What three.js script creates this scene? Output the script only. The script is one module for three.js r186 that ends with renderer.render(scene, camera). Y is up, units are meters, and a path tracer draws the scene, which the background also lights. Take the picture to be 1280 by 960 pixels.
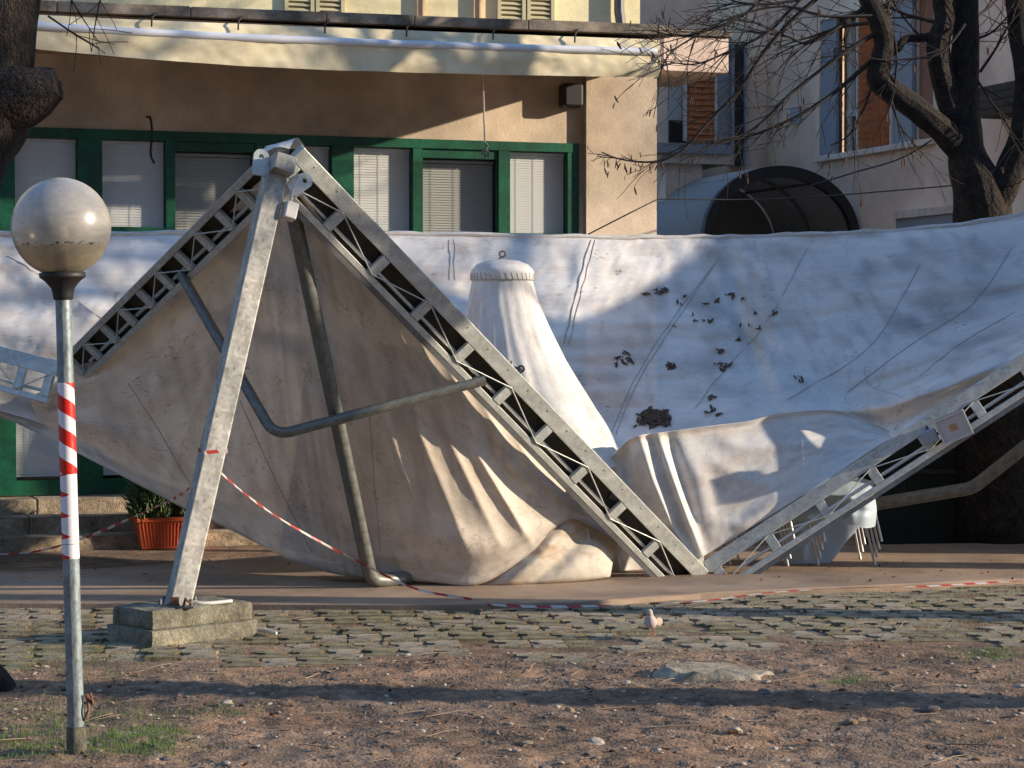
import * as THREE from 'three';
import { mergeGeometries, mergeVertices, toCreasedNormals } from 'three/addons/utils/BufferGeometryUtils.js';
import { RoundedBoxGeometry } from 'three/addons/geometries/RoundedBoxGeometry.js';
import { MarchingCubes } from 'three/addons/objects/MarchingCubes.js';
import { createNoise2D, createNoise3D } from 'simplex-noise';

// ------------------------------------------------------------------ camera, sky, sun, exposure
const scene = new THREE.Scene();
const FOCAL = 2800, EYE = 1.8, PITCH = Math.atan(60 / FOCAL);
const camera = new THREE.PerspectiveCamera(2 * Math.atan(480 / FOCAL) * 180 / Math.PI, 4 / 3, 0.1, 400);
camera.position.set(0, EYE, 0);
camera.lookAt(0, EYE - Math.sin(PITCH), -Math.cos(PITCH));
const SUN = new THREE.Vector3(1, 0.29, 0.10).normalize(), SKY = 0.62;
{ // clear winter sky: deep blue overhead, paler towards the horizon, a wide pale glow round the sun
  const w = 256, h = 128, d = new Float32Array(w * h * 4);
  for (let y = 0; y < h; y++) for (let x = 0; x < w; x++) {
    const el = ((y + 0.5) / h - 0.5) * Math.PI, az = ((x + 0.5) / w - 0.5) * Math.PI * 2;
    const dir = new THREE.Vector3(Math.cos(el) * Math.cos(az), Math.sin(el), Math.cos(el) * Math.sin(az));
    const t = Math.pow(Math.max(0, Math.sin(el)), 0.42), ang = Math.acos(Math.min(1, dir.dot(SUN))) * 180 / Math.PI, glow = 0.9 * Math.exp(-ang / 16);
    const hor = [0.54, 0.69, 0.88], zen = [0.15, 0.385, 0.86], gl = [1, 0.9, 0.76], o = (y * w + x) * 4;
    for (let k = 0; k < 3; k++) d[o + k] = SKY * (hor[k] + (zen[k] - hor[k]) * t + gl[k] * glow);
    d[o + 3] = 1;
  }
  const t = new THREE.DataTexture(d, w, h, THREE.RGBAFormat, THREE.FloatType); t.mapping = THREE.EquirectangularReflectionMapping; t.magFilter = THREE.LinearFilter; t.needsUpdate = true;
  scene.background = t; scene.environment = t;
}
const sun = new THREE.DirectionalLight(new THREE.Color(1, 0.85, 0.66), 5);
sun.name = 'sun';
sun.position.copy(SUN).multiplyScalar(40).add(new THREE.Vector3(0, 0, -16));
sun.target.position.set(0, 0, -16);
sun.castShadow = true; sun.shadow.radius = 1.4; sun.shadow.mapSize.set(4096, 4096);
Object.assign(sun.shadow.camera, { left: -16, right: 16, top: 14, bottom: -14, near: 1, far: 90 });
scene.add(sun, sun.target);
const renderer = new THREE.WebGLRenderer({ antialias: true });
renderer.toneMapping = THREE.LinearToneMapping;
renderer.toneMappingExposure = 1.38;
renderer.shadowMap.enabled = true;

// ------------------------------------------------------------------ helpers
function rng(seed) { let a = seed >>> 0; return () => { a = (a + 0x6D2B79F5) | 0; let t = Math.imul(a ^ (a >>> 15), 1 | a); t = (t + Math.imul(t ^ (t >>> 7), 61 | t)) ^ t; return ((t ^ (t >>> 14)) >>> 0) / 4294967296; }; }
const n2 = createNoise2D(rng(11)), n3 = createNoise3D(rng(12));
const V = (x, y, z) => new THREE.Vector3(x, y, z);
const lerp = (a, b, t) => a + (b - a) * t, clamp = (x, a, b) => Math.min(b, Math.max(a, x)), smooth = (a, b, x) => { const t = clamp((x - a) / (b - a), 0, 1); return t * t * (3 - 2 * t); };
function fbm(x, y, o = 4) { let s = 0, a = 0.5, f = 1; for (let i = 0; i < o; i++) { s += a * n2(x * f + i * 17.3, y * f - i * 9.1); a *= 0.5; f *= 2; } return s; }
const CP = Math.cos(PITCH), SP = Math.sin(PITCH);
function rayDir(px, py) { const cx = (px - 640) / FOCAL, cy = -(py - 480) / FOCAL; return V(cx, cy * CP - SP, -(CP + cy * SP)); }
function at(px, py, d) { const r = rayDir(px, py); return r.multiplyScalar(d / -r.z).add(V(0, EYE, 0)); }
function onGround(px, py, h = 0) { const r = rayDir(px, py); return r.multiplyScalar((h - EYE) / r.y).add(V(0, EYE, 0)); }

const used = {};
function numbered(name) { const k = used[name] = (used[name] ?? -1) + 1; return k ? `${name}_${String(k).padStart(3, '0')}` : name; }
function shadows(o) { o.traverse(c => { if (c.isMesh) { c.castShadow = true; c.receiveShadow = true; } }); return o; }
function mesh(name, geo, mat, parent) { const g = Array.isArray(geo) ? merge(geo) : geo; const m = new THREE.Mesh(g, mat); m.name = name; m.castShadow = m.receiveShadow = true; if (parent) parent.add(m); return m; }
function merge(list) { const L = list.map(g => { let q = g.index ? g.toNonIndexed() : g; for (const k of Object.keys(q.attributes)) if (!['position', 'normal', 'uv'].includes(k)) q.deleteAttribute(k); return q; }); return mergeGeometries(L); }
function thing(name, label, category, pos, group) { const o = new THREE.Group(); o.name = numbered(name); if (pos) o.position.copy(pos); o.userData = { label, category }; if (group) o.userData.group = group; scene.add(o); return o; }
function tag(o, label, category, group) { o.name = numbered(o.name); o.userData.label = label; o.userData.category = category; if (group) o.userData.group = group; scene.add(o); return o; }
function structure(o, label) { o.userData.kind = 'structure'; if (label) { o.userData.label = label; } scene.add(o); return o; }
function stuff(o, label, category) { o.name = numbered(o.name); o.userData.kind = 'stuff'; o.userData.label = label; o.userData.category = category; scene.add(o); return o; }
// box from min/max corners, uv in metres
function box(x0, x1, y0, y1, z0, z1, bevel = 0) {
  const w = x1 - x0, h = y1 - y0, d = z1 - z0;
  const g = bevel ? new RoundedBoxGeometry(w, h, d, 1, bevel) : new THREE.BoxGeometry(w, h, d);
  g.translate((x0 + x1) / 2, (y0 + y1) / 2, (z0 + z1) / 2);
  return bevel ? boxUV(g) : boxUV(g);
}
function boxUV(g) {
  const q = g.index ? g.toNonIndexed() : g, p = q.attributes.position, n = q.attributes.normal, uv = new Float32Array(p.count * 2);
  for (let i = 0; i < p.count; i++) {
    const ax = Math.abs(n.getX(i)), ay = Math.abs(n.getY(i)), az = Math.abs(n.getZ(i));
    if (ax >= ay && ax >= az) { uv[2 * i] = p.getZ(i); uv[2 * i + 1] = p.getY(i); } else if (ay >= az) { uv[2 * i] = p.getX(i); uv[2 * i + 1] = p.getZ(i); } else { uv[2 * i] = p.getX(i); uv[2 * i + 1] = p.getY(i); }
  }
  q.setAttribute('uv', new THREE.BufferAttribute(uv, 2)); return q;
}
// tapered tube through points with radii
function taper(pts, rad, seg = 8, rough = 0, uvs = 1, cap = true) {
  const n = pts.length, pos = [], uv = [], idx = []; let side = null, len = 0;
  for (let i = 0; i < n; i++) {
    const t = pts[Math.min(i + 1, n - 1)].clone().sub(pts[Math.max(i - 1, 0)]).normalize();
    if (!side) side = Math.abs(t.y) < 0.9 ? V(0, 1, 0).cross(t).normalize() : V(1, 0, 0).cross(t).normalize();
    side.sub(t.clone().multiplyScalar(side.dot(t))).normalize();
    const up = t.clone().cross(side);
    if (i) len += pts[i].distanceTo(pts[i - 1]);
    for (let k = 0; k <= seg; k++) {
      const a = k / seg * Math.PI * 2, c = Math.cos(a), s = Math.sin(a);
      let r = rad[i];
      if (rough) r *= 1 + rough * n3(c * 1.3 + pts[i].x * 2, s * 1.3 + pts[i].z * 2, len * 2.2);
      pos.push(pts[i].x + (side.x * c + up.x * s) * r, pts[i].y + (side.y * c + up.y * s) * r, pts[i].z + (side.z * c + up.z * s) * r);
      uv.push(k / seg * Math.max(1, Math.round(rad[0] * 6.28 / uvs)), len / uvs);
    }
  }
  const w = seg + 1;
  for (let i = 0; i < n - 1; i++) for (let k = 0; k < seg; k++) { const a = i * w + k; idx.push(a, a + w, a + 1, a + 1, a + w, a + w + 1); }
  if (cap) for (const [row, flip] of [[0, 1], [n - 1, 0]]) {
    const c = pos.length / 3; pos.push(pts[row].x, pts[row].y, pts[row].z); uv.push(0.5, 0.5);
    for (let k = 0; k < seg; k++) flip ? idx.push(c, row * w + k, row * w + k + 1) : idx.push(c, row * w + k + 1, row * w + k);
  }
  const g = new THREE.BufferGeometry(); g.setAttribute('position', new THREE.Float32BufferAttribute(pos, 3)); g.setAttribute('uv', new THREE.Float32BufferAttribute(uv, 2)); g.setIndex(idx); g.computeVertexNormals(); return g;
}
function rod(a, b, r, seg = 6) { return taper([a, b], [r, r], seg); }
function spline(pts, per = 6) { const c = new THREE.CatmullRomCurve3(pts, false, 'centripetal'); return c.getPoints((pts.length - 1) * per); }
function bentPath(pts, fil) { // polyline with rounded corners
  const out = [pts[0]];
  for (let i = 1; i < pts.length - 1; i++) {
    const a = pts[i].clone().lerp(pts[i - 1], fil / pts[i].distanceTo(pts[i - 1])), b = pts[i].clone().lerp(pts[i + 1], fil / pts[i].distanceTo(pts[i + 1]));
    for (let k = 0; k <= 8; k++) { const t = k / 8; out.push(a.clone().multiplyScalar((1 - t) ** 2).add(pts[i].clone().multiplyScalar(2 * t * (1 - t))).add(b.clone().multiplyScalar(t * t))); }
  }
  out.push(pts[pts.length - 1]); return out;
}
function frameGroup(o, origin, xAxis, yHint) { // local x along xAxis, y towards yHint
  const x = xAxis.clone().normalize(), z = x.clone().cross(yHint).normalize(), y = z.clone().cross(x);
  o.position.copy(origin); o.quaternion.setFromRotationMatrix(new THREE.Matrix4().makeBasis(x, y, z)); return o;
}

// ------------------------------------------------------------------ textures and materials
// periodic noise on a lattice, so that tiles do not show their edges
function tiler(seed) {
  const r = rng(seed), T = new Float32Array(65536); for (let i = 0; i < 65536; i++) T[i] = r();
  return (u, v, per) => {
    const x = u * per, y = v * per, x0 = Math.floor(x), y0 = Math.floor(y), fx = x - x0, fy = y - y0, sx = fx * fx * (3 - 2 * fx), sy = fy * fy * (3 - 2 * fy);
    const h = (a, b) => T[((((a % per) + per) % per) * 131 + (((b % per) + per) % per) * 8191 + per * 77) & 65535];
    return lerp(lerp(h(x0, y0), h(x0 + 1, y0), sx), lerp(h(x0, y0 + 1), h(x0 + 1, y0 + 1), sx), sy);
  };
}
function dataTex(size, fn, srgb = true) {
  const d = new Uint8Array(size * size * 4);
  for (let y = 0; y < size; y++) for (let x = 0; x < size; x++) { const c = fn(x / size, y / size), o = (y * size + x) * 4; d[o] = clamp(c[0], 0, 255); d[o + 1] = clamp(c[1], 0, 255); d[o + 2] = clamp(c[2], 0, 255); d[o + 3] = 255; }
  const t = new THREE.DataTexture(d, size, size, THREE.RGBAFormat); t.wrapS = t.wrapT = THREE.RepeatWrapping; t.magFilter = THREE.LinearFilter; t.minFilter = THREE.LinearMipmapLinearFilter; t.generateMipmaps = true;
  if (srgb) t.colorSpace = THREE.SRGBColorSpace; t.needsUpdate = true; return t;
}
function canvasTex(w, h, draw, srgb = true) { const c = document.createElement('canvas'); c.width = w; c.height = h; draw(c.getContext('2d'), w, h); const t = new THREE.CanvasTexture(c); t.wrapS = t.wrapT = THREE.RepeatWrapping; if (srgb) t.colorSpace = THREE.SRGBColorSpace; return t; }
function rep(t, x, y) { const c = t.clone(); c.repeat.set(x, y); c.needsUpdate = true; return c; }
// mottled surface colour: a base with layered noise
function mottled(seed, base, amp, size = 512, pers = [4, 11, 37, 120], w = [0.4, 0.3, 0.2, 0.25], extra) {
  const t = tiler(seed), t2 = tiler(seed + 5);
  return dataTex(size, (u, v) => { let s = 0; pers.forEach((p, i) => s += (t(u, v, p) - 0.5) * w[i]); const q = (t2(u, v, 7) - 0.5) * 0.3; const e = extra ? extra(u, v, t, t2) : 0; return base.map((b, i) => b * (1 + amp * (s * 2 + e)) + (i === 0 ? q * 14 : i === 2 ? -q * 14 : 0)); });
}
const greyBump = (seed, pers, w, size = 512) => { const t = tiler(seed); return dataTex(size, (u, v) => { let s = 0, k = 0; pers.forEach((p, i) => { s += t(u, v, p) * w[i]; k += w[i]; }); const g = s / k * 255; return [g, g, g]; }, false); };
const std = (o) => new THREE.MeshStandardMaterial({ roughness: 0.9, ...o });
const lin = (r, g, b) => new THREE.Color().setRGB(r, g, b);

const bumpFine = greyBump(21, [9, 40, 130, 256], [0.3, 0.3, 0.3, 0.3]);
const M = {};
M.dirt = std({ map: rep(mottled(1, [128, 103, 82], 0.46, 1024, [5, 23, 90, 300], [0.35, 0.35, 0.3, 0.4]), 0.42, 0.42), bumpMap: rep(greyBump(3, [12, 60, 170, 330], [0.4, 0.4, 0.4, 0.4], 1024), 0.42, 0.42), bumpScale: 0.011, roughness: 1 });
M.paver = [0, 1, 2].map(i => std({ map: rep(mottled(30 + i, [[152, 140, 120], [140, 129, 106], [128, 118, 90]][i], 0.42), 1.7, 1.7), bumpMap: rep(bumpFine, 1.7, 1.7), bumpScale: 0.008, roughness: 0.95 }));
M.terrace = std({ map: rep(mottled(40, [150, 128, 108], 0.3, 512, [3, 9, 30, 200], [0.5, 0.4, 0.2, 0.1]), 0.3, 0.3), bumpMap: rep(bumpFine, 0.5, 0.5), bumpScale: 0.003, roughness: 0.7 });
M.concrete = std({ map: rep(mottled(45, [124, 119, 102], 0.5), 1.3, 1.3), bumpMap: rep(bumpFine, 1.3, 1.3), bumpScale: 0.012, roughness: 1 });
M.step = std({ map: rep(mottled(47, [158, 143, 122], 0.5), 0.9, 0.9), bumpMap: rep(bumpFine, 0.9, 0.9), bumpScale: 0.01, roughness: 0.95 });
M.wall = std({ map: rep(mottled(50, [213, 194, 170], 0.26, 512, [3, 8, 30, 150], [0.5, 0.4, 0.2, 0.1]), 0.3, 0.3), bumpMap: rep(bumpFine, 1.5, 1.5), bumpScale: 0.003 });
M.upperWall = std({ map: rep(mottled(51, [232, 220, 176], 0.1), 0.3, 0.3), bumpMap: rep(bumpFine, 1.5, 1.5), bumpScale: 0.003 });
M.wing = std({ map: rep(mottled(53, [244, 217, 194], 0.2, 512, [3, 8, 30, 150], [0.5, 0.4, 0.2, 0.1]), 0.25, 0.25), bumpMap: rep(bumpFine, 1.2, 1.2), bumpScale: 0.004 });
M.pier = std({ map: rep(mottled(54, [222, 208, 192], 0.16), 0.4, 0.4) });
M.soffit = std({ map: rep(mottled(55, [190, 158, 126], 0.15), 0.4, 0.4) });
M.fascia = std({ map: rep(mottled(56, [234, 221, 184], 0.2, 512, [3, 8, 30, 150], [0.5, 0.4, 0.2, 0.1]), 0.4, 0.4), roughness: 0.6 });
M.pinkband = std({ map: rep(mottled(57, [222, 200, 184], 0.25), 0.7, 0.7) });
M.roofcap = std({ map: rep(mottled(58, [112, 102, 90], 0.5), 0.9, 0.9), roughness: 0.8 });
M.tubeWhite = std({ color: lin(0.68, 0.7, 0.74), roughness: 0.45 });
M.shutter = std({ color: lin(0.52, 0.47, 0.3), roughness: 0.7 });
M.green = std({ map: rep(mottled(60, [18, 84, 60], 0.4), 0.7, 0.7), roughness: 0.42 });
M.glass = new THREE.MeshPhysicalMaterial({ color: 0xffffff, transmission: 1, roughness: 0.02, thickness: 0, ior: 1.5 });
M.blind = std({ color: lin(0.82, 0.83, 0.82), roughness: 0.6 });
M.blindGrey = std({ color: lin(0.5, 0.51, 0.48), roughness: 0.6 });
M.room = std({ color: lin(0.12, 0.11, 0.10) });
M.rubber = std({ color: lin(0.018, 0.018, 0.02), roughness: 0.55 });
M.steel = std({ map: rep(mottled(70, [198, 200, 193], 0.16, 512, [5, 17, 60, 200], [0.4, 0.4, 0.3, 0.2]), 1.8, 1.8), roughnessMap: rep(greyBump(71, [9, 40, 100], [0.5, 0.3, 0.3]), 2, 2), roughness: 0.7, metalness: 0.1 });
M.steelMast = std({ map: rep(mottled(72, [166, 163, 154], 0.3, 512, [4, 14, 50, 180], [0.5, 0.4, 0.35, 0.2], (u, v, t) => (t(u, v, 40) > 0.9 ? -0.3 : 0)), 1.2, 1.2), roughness: 0.6, metalness: 0.3 });
M.steelDark = std({ map: rep(mottled(73, [112, 112, 112], 0.3), 1.8, 1.8), roughness: 0.6, metalness: 0.3 });
M.tube = std({ map: rep(mottled(74, [116, 117, 111], 0.3), 2, 2), roughness: 0.45, metalness: 0.35 });
M.darkPlate = std({ map: rep(mottled(75, [66, 62, 54], 0.3), 1.2, 1.2), roughness: 0.9 });  // dark brown; behind the trusses it stands in for shaded cloth
M.rust = std({ map: rep(mottled(76, [120, 84, 64], 0.6), 2, 2), roughness: 0.9 });
M.chrome = std({ color: lin(0.7, 0.7, 0.68), roughness: 0.42, metalness: 0.5 });
M.pole = std({ map: rep(mottled(77, [132, 142, 144], 0.3, 512, [5, 17, 60, 200], [0.4, 0.4, 0.3, 0.2]), 2, 2), roughness: 0.5, metalness: 0.35 });
M.terracotta = std({ map: rep(mottled(78, [204, 92, 52], 0.12), 2, 2), roughness: 0.6 });
M.bark = std({ map: rep(mottled(80, [42, 36, 31], 0.75, 512, [6, 20, 70, 200], [0.4, 0.4, 0.4, 0.3]), 1, 1), bumpMap: rep(greyBump(81, [8, 30, 90], [0.5, 0.5, 0.4]), 1, 1), bumpScale: 0.03, roughness: 1 });
M.twig = std({ color: lin(0.035, 0.027, 0.023), roughness: 1 });
M.pod = std({ color: lin(0.11, 0.06, 0.045), roughness: 1 });
M.twigPale = std({ color: lin(0.30, 0.22, 0.15), roughness: 1 });
M.dryLeaf = std({ color: lin(0.20, 0.10, 0.055), roughness: 1, side: THREE.DoubleSide });
M.deadLeaf = std({ color: lin(0.10, 0.065, 0.045), roughness: 1, side: THREE.DoubleSide });
M.wood = [0, 1].map(i => std({ map: rep(mottled(84 + i, [[190, 112, 62], [178, 102, 56]][i], 0.25), 2, 9), roughness: 0.7 }));
M.bluegrey = std({ color: lin(0.30, 0.34, 0.39), roughness: 0.6 });
M.curtain = std({ color: lin(0.5, 0.48, 0.45), roughness: 1 });
M.whiteFrame = std({ color: lin(0.66, 0.63, 0.58), roughness: 0.5 });
M.brownFrame = std({ color: lin(0.30, 0.13, 0.07), roughness: 0.6 });
M.lens = std({ color: lin(0.55, 0.52, 0.5), roughness: 0.25 });
M.ledMat = std({ color: lin(0.5, 0.28, 0.14), roughness: 0.5 });
M.pane = new THREE.MeshPhysicalMaterial({ color: lin(0.02, 0.022, 0.025), roughness: 0.08, specularIntensity: 1 });  // near black; stands in for the dark behind windows and openings
M.smoked = new THREE.MeshPhysicalMaterial({ color: lin(0.32, 0.31, 0.29), roughness: 0.6, transmission: 0.35, thickness: 0, side: THREE.DoubleSide });
M.shadeScreen = std({ color: lin(0.012, 0.022, 0.02), roughness: 0.8 });  // near black, in place of the deep shade under the tent
M.asphaltWire = std({ color: lin(0.03, 0.03, 0.03), roughness: 0.7 });
M.cloth = new THREE.MeshPhysicalMaterial({ color: lin(0.46, 0.55, 0.62), roughness: 0.45, side: THREE.DoubleSide, transmission: 0.1, thickness: 0 });
M.stone = [0, 1, 2, 3].map(i => std({ map: rep(mottled(90 + i, [[168, 156, 140], [120, 108, 94], [140, 118, 96], [98, 92, 86]][i], 0.35), 3, 3), roughness: 1 }));
M.grass = [0, 1].map(i => new THREE.MeshPhysicalMaterial({ color: [lin(0.10, 0.19, 0.03), lin(0.13, 0.16, 0.045)][i], roughness: 0.9, side: THREE.DoubleSide, transmission: 0.3, thickness: 0 }));
M.shrub = [0, 1].map(i => new THREE.MeshPhysicalMaterial({ color: [lin(0.08, 0.16, 0.025), lin(0.15, 0.25, 0.04)][i], roughness: 0.8, side: THREE.DoubleSide, transmission: 0.3, thickness: 0 }));

// tarpaulin: off-white PVC with scuffs, mildew blots and drip marks
function fabricTex(seed, base, W, H, opt) {
  const r = rng(seed), t = tiler(seed + 1);
  return canvasTex(1024, 1024, (c, w, h) => {
    const img = c.createImageData(w, h);
    for (let y = 0; y < h; y++) for (let x = 0; x < w; x++) {
      const u = x / w, v = y / h; let s = (t(u, v, 5) - 0.5) * 0.10 + (t(u, v, 17) - 0.5) * 0.08 + (t(u, v, 60) - 0.5) * 0.05 + (t(u, v, 250) - 0.5) * 0.05;
      const br = Math.max(0, t(u, v, 9) * 0.6 + t(u + 0.3, v, 31) * 0.4 - 0.52) * opt.brown, o = (y * w + x) * 4;
      const gm = (opt.grime ?? 0) * Math.max(0, t(u + v * 0.08, v * 0.13, 110) * 0.4 + t(u + v * 0.1, v * 0.3, 37) * 0.3 + t(u, v, 11) * 0.3 - 0.46); s -= gm;
      img.data[o] = clamp(base[0] * (1 + s + gm * 0.06) * (1 - br * 0.45), 0, 255); img.data[o + 1] = clamp(base[1] * (1 + s) * (1 - br * 0.75), 0, 255); img.data[o + 2] = clamp(base[2] * (1 + s) * (1 - br), 0, 255); img.data[o + 3] = 255;
    }
    c.putImageData(img, 0, 0);
    const px = w / W, py = h / H; // pixels per metre
    for (let i = 0; i < opt.scuffs; i++) { // clusters of short dark scuffs
      const cx = r() * w, cy = r() * h, n = 3 + r() * 16, ang = r() * 6.28, sp = 0.05 + r() * 0.22;
      for (let k = 0; k < n; k++) {
        const x = cx + (r() + r() - 1) * sp * px, y = cy + (r() + r() - 1) * sp * py, l = (0.006 + r() * 0.035), a = ang + (r() - 0.5) * 1.4;
        c.strokeStyle = `rgba(${60 + r() * 30},${44 + r() * 20},${34 + r() * 16},${0.10 + r() * 0.28})`; c.lineWidth = 0.7 + r() * 1.4; c.beginPath(); c.moveTo(x, y); c.lineTo(x + Math.cos(a) * l * px, y + Math.sin(a) * l * py); c.stroke();
      }
    }
    for (let i = 0; i < opt.lines; i++) { // long fold-dirt lines
      let x = r() * w, y = r() * h, a = r() * 6.28; c.strokeStyle = `rgba(88,66,50,${0.10 + r() * 0.22})`; c.lineWidth = 1 + r() * 1.6; c.beginPath(); c.moveTo(x, y);
      for (let k = 0; k < 12; k++) { a += (r() - 0.5) * 0.5; x += Math.cos(a) * 0.07 * px; y += Math.sin(a) * 0.07 * py; c.lineTo(x, y); } c.stroke();
    }
    for (let i = 0; i < opt.drips; i++) { let x = r() * w, y = r() * h; const n = 6 + r() * 14, a = 0.02 + r() * 0.05, lw = 0.8 + r() * 3; for (let k = 0; k < n; k++) { c.strokeStyle = `rgba(${96 + r() * 20},${82 + r() * 14},${70 + r() * 10},${a + r() * 0.05})`; c.lineWidth = lw * (0.5 + r()); const x2 = x + (r() - 0.5) * 5, y2 = y + 0.03 * py; c.beginPath(); c.moveTo(x + (r() - 0.5) * 4, y); c.lineTo(x2, y2); c.stroke(); x = x2; y = y2; } }
  });
}
const fabric = (tex, tr = 0.12) => new THREE.MeshPhysicalMaterial({ map: tex, roughness: 0.62, side: THREE.DoubleSide, transmission: tr, thickness: 0, bumpMap: rep(bumpFine, 6, 6), bumpScale: 0.002 });
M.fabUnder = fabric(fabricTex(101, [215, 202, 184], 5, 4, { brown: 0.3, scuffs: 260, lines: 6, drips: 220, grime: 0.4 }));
M.fabTop = fabric(fabricTex(102, [222, 219, 214], 10, 4, { brown: 0.5, scuffs: 90, lines: 6, drips: 500, grime: 0.5 }));
M.fabLit = fabric(fabricTex(103, [222, 219, 214], 3, 2, { brown: 0.35, scuffs: 26, lines: 2, drips: 20 }));
M.fabCone = fabric(fabricTex(104, [222, 219, 214], 3, 2, { brown: 0.35, scuffs: 20, lines: 2, drips: 40 }), 0.2);
M.fabBag = fabric(fabricTex(105, [214, 204, 186], 2, 1.5, { brown: 0.9, scuffs: 30, lines: 4, drips: 20 }), 0.3);
M.seam = std({ color: lin(0.40, 0.35, 0.30), roughness: 0.9, side: THREE.DoubleSide });

// ------------------------------------------------------------------ ground
const PAVE = []; // front edge of the turf blocks, px -> nearest depth
const paveFront = (x) => 12.05 + 0.24 * (x + 3) * 0.9 + 0.22 * n2(x * 0.9, 3.3) - (x > 2.2 ? 0.25 : 0);
function groundY(x, d) {
  const k = smooth(0.2, -0.5, d - paveFront(x)); // 1 on bare earth
  return -0.008 + k * (0.010 + 0.022 * fbm(x * 0.7, d * 0.9, 3) + 0.012 * n2(x * 4, d * 5) + 0.006 * n2(x * 14, d * 13));
}
{
  const xs = [], ds = [];
  for (let i = 0; i <= 260; i++) { const t = i / 130 - 1; xs.push(t * 4.2 + Math.sign(t) * Math.pow(Math.abs(t), 9) * 90); }
  for (let i = 0; i <= 20; i++) ds.push(-60 + i * 3.3); for (let i = 0; i <= 200; i++) ds.push(7.2 + i * 0.04); for (let i = 1; i <= 30; i++) ds.push(15.2 + i * i * 0.11);
  const pos = [], uv = [], idx = [], col = [], w = xs.length;
  // patches of redder loam, grey grit and darker damp soil
  for (const d of ds) for (const x of xs) { pos.push(x, groundY(x, d), -d); uv.push(x, d); const a = fbm(x * 0.55 + 3, d * 0.9, 4), b = fbm(x * 1.7 - 8, d * 2.6, 3), c = n2(x * 9, d * 12) * 0.05; const k = 0.9 + 0.28 * b + c; col.push(k * (1 + 0.10 * a), k * (1 - 0.02 * a), k * (1 - 0.16 * a)); }
  for (let j = 0; j < ds.length - 1; j++) for (let i = 0; i < w - 1; i++) { const a = j * w + i; idx.push(a, a + 1, a + w, a + 1, a + w + 1, a + w); }
  const g = new THREE.BufferGeometry(); g.setAttribute('position', new THREE.Float32BufferAttribute(pos, 3)); g.setAttribute('uv', new THREE.Float32BufferAttribute(uv, 2)); g.setAttribute('color', new THREE.Float32BufferAttribute(col, 3)); M.dirt.vertexColors = true; g.setIndex(idx); g.computeVertexNormals();
  structure(mesh('ground', g, M.dirt), 'bare reddish brown earth in front of the paving');
}
// turf blocks: notched concrete units, half a hole on either side
{
  const paving = new THREE.Group(); paving.name = 'paving'; structure(paving, 'weathered concrete turf blocks with holes between them');
  const R = rng(5), w = 0.205, l = 0.30, q = 0.006;
  const variants = [];
  for (let k = 0; k < 5; k++) {
    const s = new THREE.Shape(), j = () => (R() - 0.5) * 0.016, W = w / 2 - q, L = l / 2 - q, nw = 0.036 + R() * 0.016, nl = 0.05 + R() * 0.014;
    const P = [[-W, -L], [W, -L], [W, -nl], [W - nw, -nl * 0.7], [W - nw, nl * 0.7], [W, nl], [W, L], [-W, L], [-W, nl], [-W + nw, nl * 0.7], [-W + nw, -nl * 0.7], [-W, -nl]].map(([x, y]) => [x + j(), y + j()]);
    s.moveTo(...P[0]); P.slice(1).forEach(p => s.lineTo(...p)); s.closePath();
    const g = new THREE.ExtrudeGeometry(s, { depth: 0.07, bevelEnabled: false }); g.rotateX(-Math.PI / 2); g.translate(0, -0.07, 0); variants.push(boxUV(g));
  }
  const list = [];
  const ca = Math.cos(-0.12), sa = Math.sin(-0.12);
  for (let j = -6; j < 22; j++) for (let i = -34; i < 42; i++) {
    const u = (i + (j & 1) * 0.5) * w, v = j * l, x = u * ca - v * sa, d = 12.2 + u * sa * -1 * 0.9 + v * ca;
    if (Math.abs(x) > 0.235 * d + 0.5 || d < paveFront(x) - 0.05 * R() - 0.2 || d > 16.9) continue;
    const edge = smooth(-0.2, 0.5, d - paveFront(x));
    const deep = R() < 0.05 && edge < 0.9;
    if (deep) continue;
    const q = new THREE.Quaternion().setFromEuler(new THREE.Euler((R() - 0.5) * 0.03, 0.12 + (R() - 0.5) * 0.05, (R() - 0.5) * 0.035));
    list.push({ m: new THREE.Matrix4().compose(V(x, 0.011 + (R() - 0.5) * 0.010 - (1 - edge) * 0.012 - 0.017 * smooth(-0.05, 0.4, fbm(x * 0.75 + 4, d * 0.9)), -d), q, V(1, 1, 1)), d, g: variants[Math.floor(R() * 5)], mat: M.paver[Math.floor(R() * 3)] });
  }
  list.sort((a, b) => a.d - b.d);
  list.slice(0, 300).forEach((p) => { const m = mesh('paver', p.g, p.mat, paving); m.applyMatrix4(p.m); });
  const rest = list.slice(300).map(p => p.g.clone().applyMatrix4(p.m));
  if (rest.length) { const m = mesh('far_pavers', merge(rest), M.paver[1], paving); m.userData.kind = 'stuff'; }
}
// terrace slab under the tent
const TER = 0.05;
{
  const pts = [[-160, 752], [100, 753], [300, 754], [500, 755], [640, 754], [740, 751], [875, 741], [1000, 735], [1280, 723], [1600, 709], [1600, 662], [1280, 678], [1000, 682], [700, 684], [420, 689], [250, 702], [100, 712], [-160, 722]].map(([x, y]) => onGround(x, y, TER));
  const s = new THREE.Shape(); pts.forEach((p, i) => i ? s.lineTo(p.x, -p.z) : s.moveTo(p.x, -p.z)); s.closePath();
  const g = new THREE.ExtrudeGeometry(s, { depth: 0.12, bevelEnabled: true, bevelSize: 0.008, bevelThickness: 0.008, bevelSegments: 1 });
  g.rotateX(-Math.PI / 2); g.translate(0, TER - 0.128, 0);
  structure(mesh('terrace', boxUV(g), M.terrace), 'smooth tan concrete terrace slab under the collapsed tent');
}

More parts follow.
